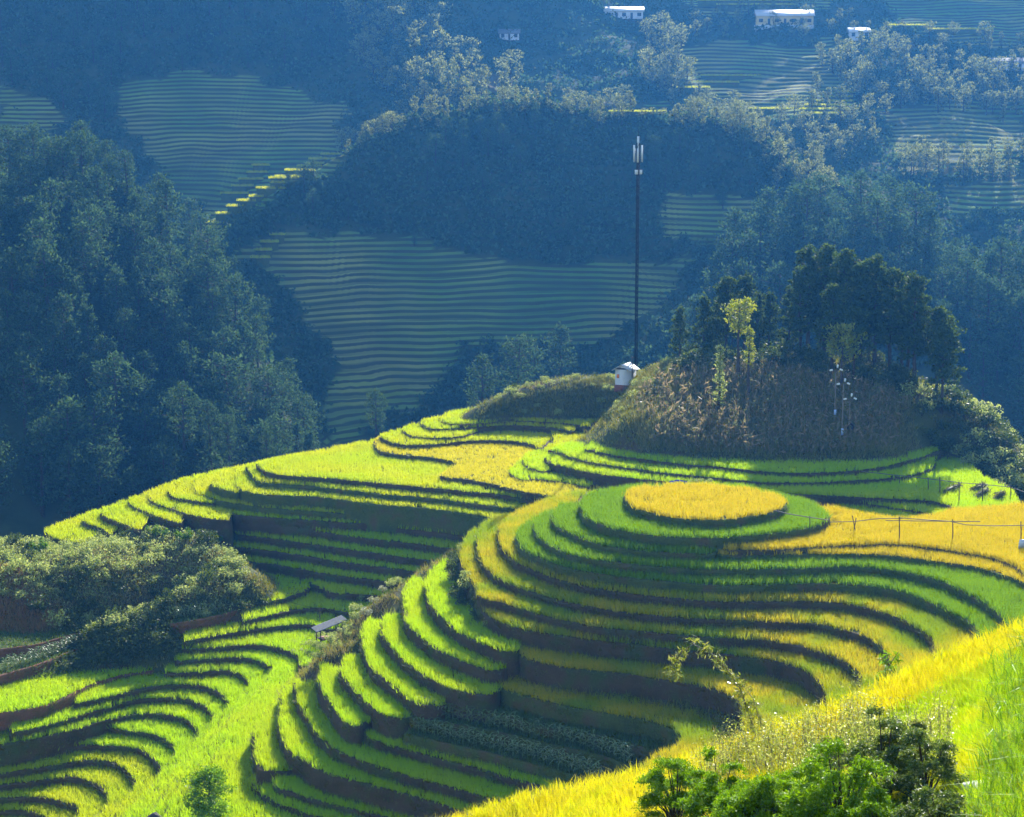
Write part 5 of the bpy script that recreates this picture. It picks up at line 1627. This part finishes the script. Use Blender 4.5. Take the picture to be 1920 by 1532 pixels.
bm = at(1192, 712, 266)
top_z = at(1190, 268, 266)[2] - bm[2]
r = empty('mast', tuple(bm))
g = Geo()
tri = [np.array([0.19 * math.cos(a_), 0.19 * math.sin(a_), 0]) for a_ in (math.pi / 2, math.pi * 7 / 6, math.pi * 11 / 6)]
for t_ in tri:
    g.tube([t_ + [0, 0, -1], t_ + [0, 0, top_z]], 0.065, 5)
obj('legs', g.mesh('legs'), 'steel', r)
g = Geo()
nseg = 42
for k in range(nseg):
    z0, z1 = k * top_z / nseg, (k + 1) * top_z / nseg
    for j in range(3):
        p, q = (tri[j], tri[(j + 1) % 3]) if k % 2 else (tri[(j + 1) % 3], tri[j])
        g.tube([p + [0, 0, z0], q + [0, 0, z1]], 0.032, 3, cap=False)
        g.tube([tri[j] + [0, 0, z1], tri[(j + 1) % 3] + [0, 0, z1]], 0.018, 3, cap=False)
obj('bracing', g.mesh('bracing'), 'steel', r)
g = Geo()
for k in range(3):
    a_ = k * 2 * math.pi / 3 + 0.4
    e = np.array([0.6 * math.cos(a_), 0.6 * math.sin(a_), 0])
    for zz in (-2.6, -1.2):
        g.tube([[0, 0, top_z + zz], e + [0, 0, top_z + zz]], 0.03, 4)
obj('bracket', g.mesh('bracket'), 'steel', r)
for k in range(6):
    a_ = k * 2 * math.pi / 6 + 0.4
    e = np.array([0.62 * math.cos(a_), 0.62 * math.sin(a_), top_z - 1.6 + (0.35 if k % 2 else -0.1)])
    obj('panel_antenna', Geo().box(e, (0.14, 0.26, 1.9), a_).mesh('panel_antenna'), 'antenna', r)
obj('panel_antenna', Geo().box((0, 0, top_z - 0.3), (0.30, 0.16, 2.4)).mesh('panel_antenna'), 'antenna', r)
for k in range(3):
    a_ = k * 2.1
    obj('radio_box', Geo().box((0.42 * math.cos(a_), 0.42 * math.sin(a_), top_z - 4.0), (0.35, 0.25, 0.6), a_).mesh('radio_box'), 'antenna', r)
obj('lightning_rod', Geo().tube([[0, 0, top_z - 0.2], [0, 0, top_z + 1.9]], 0.03, 5).mesh('lightning_rod'), 'steel', r)
g = Geo()
for zf, q in ((0.49, (1420, 735, 240)), (0.49, (1100, 742, 262)), (0.9, (1196, 700, 285))):
    e = at(*q) - bm
    s0 = np.array([0, 0, top_z * zf])
    tt = np.linspace(0, 1, 14)[:, None]
    pts = s0 + (e - s0) * tt - np.array([0, 0, 1]) * (tt * (1 - tt)) * 1.4
    g.tube(pts, 0.013, 3, cap=False)
obj('guy_wire', g.mesh('guy_wire'), 'steel', r)
tag(r, 'tall slim lattice mast with panel antennas on top', 'mast')


# --- lamp posts and the tyre in the maize
def lamp_post(px_, ytop, ybase, D, plate, txt):
    b_ = at(px_, ybase, D)
    z0 = float(near_grid(b_[0], b_[1]))
    H = at(px_, ytop, D)[2] - z0
    r = empty('lamp_post', (b_[0], b_[1], z0))
    obj('pole', Geo().tube([[0, 0, -0.5], [0, 0, H]], [0.09, 0.06], 6).mesh('pole'), 'bark_pale', r)
    for k, (dx, dz, rot) in enumerate([(-0.62, 0.0, 0.25), (0.62, 0.05, -0.4), (0.18, 0.5, 1.4)]):
        arm = Geo().tube([[0, 0, H - 0.15], [dx, 0, H + dz]], 0.025, 4)
        a_ = obj('arm', arm.mesh('arm'), 'bark_pale', r)
        n_ = 8
        th = np.arange(n_) * 2 * math.pi / n_
        L = Geo()
        ax = np.array([math.cos(rot), 0, math.sin(rot)])
        c = np.array([dx, -0.05, H + dz])
        L.tube([c - ax * 0.2, c - ax * 0.17, c + ax * 0.16, c + ax * 0.2], [0.05, 0.11, 0.12, 0.07], 8)
        obj('lamp', L.mesh('lamp', smooth=True), 'white_lamp', a_)
    if plate:
        obj('plate', Geo().box((0, -0.12, plate), (0.28, 0.03, 0.85)).mesh('plate'), 'blue_white', r)
    return tag(r, txt, 'lamp post')


lamp_post(1565, 694, 792, 234, 0.55, 'left and highest of three lamp posts in the dry maize')
lamp_post(1578, 720, 838, 229, 1.0, 'middle lamp post with a pale blue plate near its foot')
lamp_post(1592, 748, 812, 231, 0, 'right and lowest of the three lamp posts, beside the tyre')
g = Geo()
R_, r_ = 0.34, 0.13
V = [[(R_ + r_ * math.cos(p_)) * math.cos(t_), r_ * 1.1 * math.sin(p_), (R_ + r_ * math.cos(p_)) * math.sin(t_)] for t_ in np.arange(20) * 2 * math.pi / 20 for p_ in np.arange(8) * 2 * math.pi / 8]
g.add(V, None, [[i * 8 + j, i * 8 + (j + 1) % 8, ((i + 1) % 20) * 8 + (j + 1) % 8, ((i + 1) % 20) * 8 + j] for i in range(20) for j in range(8)])
b_ = at(1594, 800, 230)
o = obj('tyre', g.mesh('tyre', smooth=True), 'rubber')
o.location = (b_[0], b_[1], b_[2])
tag(o, 'black tyre hanging beside the right lamp post', 'tyre')


# --- fences
def fence(name, posts, rails, z, txt, rad=0.055, rr=0.04, crossed=()):
    x0, y0 = on_z(posts[0][0], posts[0][2], z)
    r = empty(name, (float(x0), float(y0), z))
    o0 = np.array([float(x0), float(y0), z])
    Ds = []
    for i, (px_, yt, yb) in enumerate(posts):
        x_, y_ = on_z(px_, yb, z)
        tp = at(px_, yt, float(y_))
        Ds.append((px_, float(y_)))
        base = np.array([float(x_), float(y_), z])
        if i in crossed:
            h_ = tp[2] - z
            obj('post', Geo().tube([base - o0 + [-0.22, 0, -0.6], tp - o0 + [0.16, 0, 0.15]], rad * 0.8, 6).mesh('post'), 'wood_post', r)
            obj('post', Geo().tube([base - o0 + [0.30, 0, -0.6], tp - o0 + [-0.2, 0, 0.35]], rad * 0.8, 6).mesh('post'), 'wood_post', r)
        else:
            obj('post', Geo().tube([base - o0 - [0, 0, 0.7], (base + tp) / 2 - o0 + [0.03, 0, 0], tp - o0 + [0, 0, 0.15]], [rad, rad, rad * 0.85], 6).mesh('post'), 'wood_post', r)
    Ds = np.array(sorted(Ds))
    for ra in rails:
        pts = [at(px_, py_, float(np.interp(px_, Ds[:, 0], Ds[:, 1])) - 0.1) - o0 for px_, py_ in ra]
        obj('rail', Geo().tube(pts, rr, 6).mesh('rail'), 'bamboo_rail', r)
    return tag(r, txt, 'fence')


fence('bamboo_fence', [(1602, 974, 1003), (1686, 972, 1018), (1786, 977, 1018), (1914, 981, 1020), (2010, 984, 1030)], [[(1555, 979), (1600, 978), (1650, 972), (1692, 972)], [(1688, 971), (1740, 975), (1790, 978)], [(1784, 978), (1810, 984), (1860, 986), (1918, 985), (2010, 986)], [(1660, 976), (1740, 977), (1838, 978)]], 60.0, 'bamboo rail fence along the front of the golden field at right', crossed=(0,))
fence('bamboo_fence', [(1518, 971, 990), (1547, 974, 984)], [[(1452, 957), (1475, 963), (1518, 970), (1552, 975)]], 60.9, 'short bamboo handrail at the right side of the round gold field', 0.05, 0.05)
fence('bamboo_fence', [(1686, 893, 912), (1740, 898, 924), (1762, 897, 930), (1798, 903, 946), (1842, 909, 945), (1895, 911, 936), (1960, 930, 950)], [[(1615, 884), (1690, 892), (1742, 898), (1800, 905), (1850, 909), (1893, 913), (1925, 924), (1965, 930)]], 55.6, 'bamboo rail fence crossing the green slope below the pine mound', 0.06, 0.04)

# --- short bank risers and their shade, built as dark straw rolls behind the fence
leaf_mat('riser_shade', [(0.12, 0.12, 0.05), (0.18, 0.17, 0.07), (0.24, 0.23, 0.10)], 0.3)
for (q0, q1, txt, sd) in [((1770, 923), (1820, 900), 'longest of the shaded bank risers on the green slope', 1), ((1823, 920), (1846, 909), 'upper one of the pair of shaded bank risers on the green slope', 2), ((1829, 931), (1853, 918), 'lower one of the pair of shaded bank risers on the green slope', 3), ((1867, 934), (1881, 925), 'small shaded bundle farthest right on the green slope', 4)]:
    rng = np.random.default_rng(sd)
    x0, y0 = on_z(q0[0], q0[1], 56.0)
    x1, y1 = on_z(q1[0], q1[1], 56.4)
    A_, B_ = np.array([float(x0), float(y0), 56.0]), np.array([float(x1), float(y1), 56.4])
    B_ = A_ + (B_ - A_) * min(1.0, 4.0 / np.linalg.norm(B_ - A_))
    r = empty('shaded_riser', tuple(A_))
    g = Geo().tube([np.zeros(3), (B_ - A_) * 0.3 + [0, 0, .05], (B_ - A_) * 0.7 + [0, 0, .05], B_ - A_], [0.10, 0.19, 0.18, 0.10], 8)
    obj('riser', g.mesh('riser'), 'riser_shade', r)
    P = (B_ - A_) * rng.uniform(0, 1, 260)[:, None] + rng.normal(0, 0.17, (260, 3))
    V, Q = leaf_quads(P, 0.7, rng, 7, np.tile((B_ - A_) / np.linalg.norm(B_ - A_), (260, 1)), 2.5)
    obj('straw', mesh_np('straw', V, None, Q), 'riser_shade', r, kind='stuff')  # rough blades of the bank riser, dark for its shade
    tag(r, txt, 'straw')

# --- the shelter
x0, y0 = on_z(618, 1205, 41.6)
r = empty('shelter', (float(x0), float(y0), 41.6), math.radians(24))
for (sx, sy, h_) in ((-1.25, -0.75, 1.75), (1.25, -0.75, 2.5), (-1.25, 0.75, 1.75), (1.25, 0.75, 2.5)):
    obj('post', Geo().tube([[sx, sy, -1.2], [sx, sy, h_]], 0.06, 6).mesh('post'), 'wood_post', r)
nx_ = 26
g = Geo()
xs = np.linspace(-1.0, 1.0, nx_)
V = []
for k, yy in enumerate(xs):
    dz = 0.025 * math.sin(k * math.pi / 1.0 + (k % 2) * math.pi)
    dz = 0.03 if k % 2 else 0
    V += [[-1.75, yy, 1.62 + dz], [1.75, yy, 2.62 + dz]]
V = np.array(V)
Q = [[2 * k, 2 * k + 2, 2 * k + 3, 2 * k + 1] for k in range(nx_ - 1)]
g.add(np.vstack([V, V - [0, 0, 0.05]]), None, Q + [[q_[0] + 2 * nx_, q_[3] + 2 * nx_, q_[2] + 2 * nx_, q_[1] + 2 * nx_] for q_ in Q] + [[0, 1, 2 * nx_ + 1, 2 * nx_], [2 * nx_ - 2, 4 * nx_ - 2, 4 * nx_ - 1, 2 * nx_ - 1]])
obj('roof', g.mesh('roof'), 'grey_roof', r)
g = Geo()
for yy in (-0.7, 0.7):
    g.tube([[-1.6, yy, 1.58], [1.6, yy, 2.52]], 0.05, 5)
obj('rafter', g.mesh('rafter'), 'wood_post', r)
obj('platform', Geo().box((0, 0, 0.55), (2.4, 1.4, 0.08)).mesh('platform'), 'wood_post', r)
obj('mat', Geo().box((-0.2, -0.1, 0.66), (1.5, 1.0, 0.12)).mesh('mat'), 'pink_cloth', r)
tag(r, 'small open shelter with slanting grey roof beside the valley terraces', 'shelter')
x0, y0 = on_z(600, 1168, 42.2)
r = empty('utility_pole', (float(x0), float(y0), 42.0))
obj('pole', Geo().tube([[0, 0, -0.5], [0, 0, 1.9]], 0.045, 5).mesh('pole'), 'wood_post', r)
e = at(523, 1122, 208) - np.array([float(x0), float(y0), 42.0])
tt = np.linspace(0, 1, 10)[:, None]
obj('wire', Geo().tube(np.array([0, 0, 1.85]) + (e - [0, 0, 1.85]) * tt - [0, 0, 0.5] * (tt * (1 - tt)), 0.015, 3, cap=False).mesh('wire'), 'steel', r)
tag(r, 'thin pole with a wire behind the small shelter', 'pole')


# --- far houses
def house(px_, py_, wpx, h0, h1, dpt, wallm, roofm, nop, txt, rz=0.0, name='house', D=None):
    P, ok = hit([px_], [py_], BGF, 450, 980, 0.5)
    P = P[0] if D is None else at(px_, py_, D)
    w_ = wpx * P[1] / FPX
    r = empty(name, (P[0], P[1] + dpt / 2, P[2]), rz)
    obj('plinth', Geo().box((0, 0, -1.5), (w_ + 1.2, dpt + 1.2, 3.0)).mesh('plinth'), 'pale_stone' if roofm == 'white_roof' else 'rock', r)
    g_ = gable_walls(w_, dpt, h0, h1)
    obj('wall', g_.mesh('wall'), wallm, r)
    obj('roof', gable(Geo(), w_, dpt, h0 + 0.06, h1 + 0.06, 0.5, 0.14).mesh('roof'), roofm, r)
    for k in range(nop):
        cx = (k + 0.5) / nop * w_ - w_ / 2
        if k % 2:
            o_ = obj('door', Geo().box((cx, -dpt / 2 - 0.02, 1.15), (w_ / nop * 0.30, 0.12, 2.2)).mesh('door'), 'dark_opening', r)
        else:
            o_ = obj('window', Geo().box((cx, -dpt / 2 - 0.02, 1.6), (w_ / nop * 0.5, 0.12, 1.2)).mesh('window'), 'dark_opening', r)
            obj('sill', Geo().box((cx, -dpt / 2 - 0.12, 0.93), (w_ / nop * 0.56, 0.2, 0.12)).mesh('sill'), wallm, o_)
    return tag(r, txt, 'house')


house(1472, 47, 104, 3.4, 5.3, 6.0, 'cream_wall', 'white_roof', 7, 'long cream house with white roof and dark openings at the top right', name='school_house')
house(1170, 36, 70, 2.8, 4.4, 6.0, 'white_wall', 'roof_sheet', 5, 'long pale house with grey roof at the top, left of the cream one')
house(955, 76, 36, 2.4, 3.8, 5.0, 'white_wall', 'grey_roof', 3, 'small grey roofed house above the spur')
house(1612, 74, 36, 2.6, 4.0, 5.0, 'white_wall', 'white_roof', 3, 'small house with gleaming white roof right of the cream house')
house(1888, 134, 64, 2.6, 4.2, 6.0, 'white_wall', 'grey_roof', 4, 'low grey house near the right edge among far trees')
house(1146, 212, 24, 2.0, 3.2, 3.5, 'wood_post', 'grey_roof', 2, 'little hut on the crest of the spur beside the yellow field', name='hut')

# --- blue tarpaulin and plants behind the round field, sheet at the right edge
rng = np.random.default_rng(9)
n_ = 9
xs, ys = np.meshgrid(np.linspace(-0.9, 0.9, n_), np.linspace(-0.5, 0.5, 6))
zz = 0.22 * np.exp(-(xs**2) * 1.5) + rng.uniform(-0.08, 0.08, xs.shape)
V = np.column_stack([xs.ravel(), ys.ravel(), zz.ravel()])
i = (np.arange(5)[:, None] * n_ + np.arange(n_ - 1)).ravel()
x0, y0 = on_z(1272, 899, 61.6)
Q = np.stack([i, i + 1, i + n_ + 1, i + n_], 1)
o = obj('tarpaulin', mesh_np('tarpaulin', np.vstack([V, V - [0, 0, 0.25]]), None, np.vstack([Q, Q[:, ::-1] + len(V)])), 'blue_tarp')
o.location = (float(x0), float(y0), 61.25)
tag(o, 'crumpled blue tarpaulin behind the round gold field', 'tarpaulin')
for px_, s_, txt in ((1282, 0.45, 'small green bush beside the blue tarpaulin'), (1305, 0.5, 'low pale bush behind the gold field, middle'), (1325, 0.45, 'low pale bush behind the gold field, right')):
    x0, y0 = on_z(px_, 900, 61.4)
    o = build_shrub('shrub', 'bright_leaves' if px_ == 1282 else 'shrub_leaves', 900 + px_, 1.2, 1.5, 9, 26, 0.24)
    o.location = (float(x0), float(y0), 61.0)
    o.scale = (s_ * 1.3, s_, s_)
    tag(o, txt, 'shrub')
x0, y0 = on_z(1914, 1036, 60.0)
r = empty('sheet', (float(x0), float(y0), 60.0))
obj('board', Geo().box((0.12, 0, 0.75), (0.75, 0.06, 0.95), 0.3, 0.25).mesh('board'), 'blue_white', r)
obj('stake', Geo().tube([[0.1, 0.1, -0.5], [0.1, 0.1, 1.2]], 0.03, 5).mesh('stake'), 'wood_post', r)
tag(r, 'pale board cut by the right edge of the picture below the fence', 'board')


# --- maize plants in rows
def build_maize(seed):
    rng = np.random.default_rng(seed)
    root = empty('maize_plant')
    H = 1.55
    obj('stalk', Geo().tube([[0, 0, -0.1], [0.02, 0.01, H * 0.6], [0.0, 0.02, H]], [0.022, 0.016, 0.006], 4, cap=False).mesh('stalk'), 'maize_leaves', root)
    g_ = Geo()
    for k in range(9):
        a_ = k * 2.6 + rng.uniform(-.3, .3)
        z_ = H * (0.18 + 0.085 * k)
        L = rng.uniform(0.5, 0.75)
        d = np.array([math.cos(a_), math.sin(a_), 0])
        s_ = np.array([-d[1], d[0], 0])
        prof = [(0, 0, .03), (.35, .22, .05), (.7, .24, .045), (1.0, -0.02, .004)]
        V = []
        for u, zz_, w_ in prof:
            c = d * L * u + [0, 0, z_ + zz_ * L]
            V += [c - s_ * w_, c + s_ * w_]
        g_.add(V, None, [[2 * i, 2 * i + 1, 2 * i + 3, 2 * i + 2] for i in range(3)])
    obj('leaves', g_.mesh('leaves'), 'maize_leaves', root)
    return root


MZ = [build_maize(i) for i in range(4)]


def maize_row(pts, z, gap, rows, txt, grp, smin=0.7, smax=1.1):
    pts = np.array([[float(v) for v in on_z(px_, py_, z)] for px_, py_ in pts])
    L = np.concatenate([[0], np.cumsum(np.hypot(*np.diff(pts, axis=0).T))])
    for rw in range(rows):
        for u in np.arange(0, L[-1], gap):
            u += random.uniform(-.15, .15)
            x_, y_ = np.interp(u, L, pts[:, 0]), np.interp(u, L, pts[:, 1])
            copy_tree(random.choice(MZ), (x_ + random.uniform(-.1, .1), y_ + 0.35 + rw * 0.55 + random.uniform(-.15, .15), z), random.uniform(0, 6), random.uniform(smin, smax), label=txt, category='maize', group=grp)


maize_row([(785, 1342), (840, 1353), (940, 1371), (1015, 1388), (1090, 1405), (1152, 1422), (1180, 1438)], 47.75, 0.5, 2, 'maize plant in the upper shaded row of the bowl', 'upper maize row in the bowl')
maize_row([(775, 1374), (840, 1391), (915, 1408), (990, 1427), (1065, 1447), (1127, 1468)], 46.75, 0.5, 2, 'maize plant in the lower shaded row of the bowl', 'lower maize row in the bowl')
maize_row([(330, 1164), (400, 1152), (460, 1136), (488, 1124)], 43.3, 0.45, 3, 'maize plant in the row under the bushy knoll', 'maize row under the knoll', 0.6, 0.9)
maize_row([(5, 1258), (60, 1244), (140, 1214)], 40.7, 0.45, 2, 'maize plant on the ledge at the left edge', 'maize on the left ledge', 0.7, 1.0)
for o in MZ:
    hide_proto(o)
leaf_mat('red_stalks', [(0.28, 0.14, 0.08), (0.36, 0.22, 0.12), (0.22, 0.20, 0.08)], 0.45, spec=0.1)
weed_patch('dry_stalks', [(-40, 1060), (40, 1070), (70, 1120), (140, 1160), (60, 1195), (-40, 1205)], 2400, 195, 228, 0.9, 0.09, 'red_stalks', 'reddish dry stalks on the bank at the left edge', 'stalks')
weed_patch('knoll_grass', KN, 5000, 195, 240, 0.5, 0.12, 'dry_grass', 'dry pale grass between the shrubs of the knoll', 'grass')
weed_patch('dry_grass', [(545, 1240), (600, 1190), (660, 1150), (700, 1110), (760, 1070), (850, 1030), (860, 1045), (770, 1090), (720, 1140), (690, 1190), (640, 1230), (560, 1285), (535, 1290)], 2600, 150, 215, 0.9, 0.08, 'dry_grass', 'dry pale grass along the ridge above the shelter', 'grass')

# --- bush and rock at the lower left
x0, y0 = on_z(395, 1556, 39.8)
o = build_tree('young_tree', 'fern_leaves', 950, 5.4, 1.9, 0.12, 40, 40, 0.30, 'oval', cl=0.26, clumps=3)
o.location = (float(x0), float(y0), 39.6)
tag(o, 'bright leafy young tree at the bottom left of the picture', 'tree')
rng = np.random.default_rng(3)
bmh = bmesh.new()
bmesh.ops.create_icosphere(bmh, subdivisions=3, radius=0.9)
for v in bmh.verts:
    v.co *= 1 + 0.35 * float(fbm(np.array([v.co.x * 2 + 5]), np.array([v.co.y * 2 + v.co.z * 3]), 3, 2)[0])
    v.co.z *= 1.2
me = bpy.data.meshes.new('boulder')
bmh.to_mesh(me)
bmh.free()
x0, y0 = on_z(290, 1540, 38.6)
o = obj('boulder', me, 'rock')
o.location = (float(x0), float(y0), 38.2)
tag(o, 'dark boulder in the rice at the bottom left edge', 'boulder')

weed_patch('knoll_end_grass', [(455, 1085), (500, 1080), (515, 1100), (490, 1122), (440, 1128), (400, 1130), (430, 1110)], 700, 195, 225, 0.5, 0.1, 'bank_grass', 'yellow green grass at the right end of the knoll', 'grass')

weed_patch('ledge_grass', [(-40, 1170), (60, 1160), (200, 1140), (330, 1125), (330, 1150), (200, 1170), (120, 1215), (60, 1240), (-40, 1280)], 2600, 190, 222, 0.45, 0.1, 'bank_grass', 'rough grass on the ledges under the knoll', 'grass')

# ------------------------------------------------------------------ labels of big groups: say the size and where in the group each one stands
groups = {}
for o in COL.objects:
    if o.parent is None and 'group' in o and 'label' in o:
        groups.setdefault((o['group'], o['label']), []).append(o)
for (gname, lab), mem in groups.items():
    if len(mem) < 9:
        continue
    px_, py_ = to_px(np.array([tuple(o.location) for o in mem]))
    sc = np.array([o.scale[2] for o in mem])
    fx = [np.searchsorted(np.quantile(px_, [0.2, 0.4, 0.6, 0.8]), v) for v in px_]
    fy = [np.searchsorted(np.quantile(py_, [0.33, 0.67]), v) for v in py_]
    fs = [np.searchsorted(np.quantile(sc, [0.33, 0.67]), v) for v in sc]
    for o, a_, b_, c_ in zip(mem, fx, fy, fs):
        size = ('short', 'middling', 'tall')[c_]
        zone = ('upper', 'middle', 'lower')[b_] + ' ' + ('far left', 'left', 'centre', 'right', 'far right')[a_]
        txt = size + ' ' + lab + ', ' + zone + ' of group'
        if len(txt.replace(',', '').split()) > 16:
            txt = size + ' ' + lab + ', ' + zone
        if len(txt.replace(',', '').split()) <= 16:
            o['label'] = txt
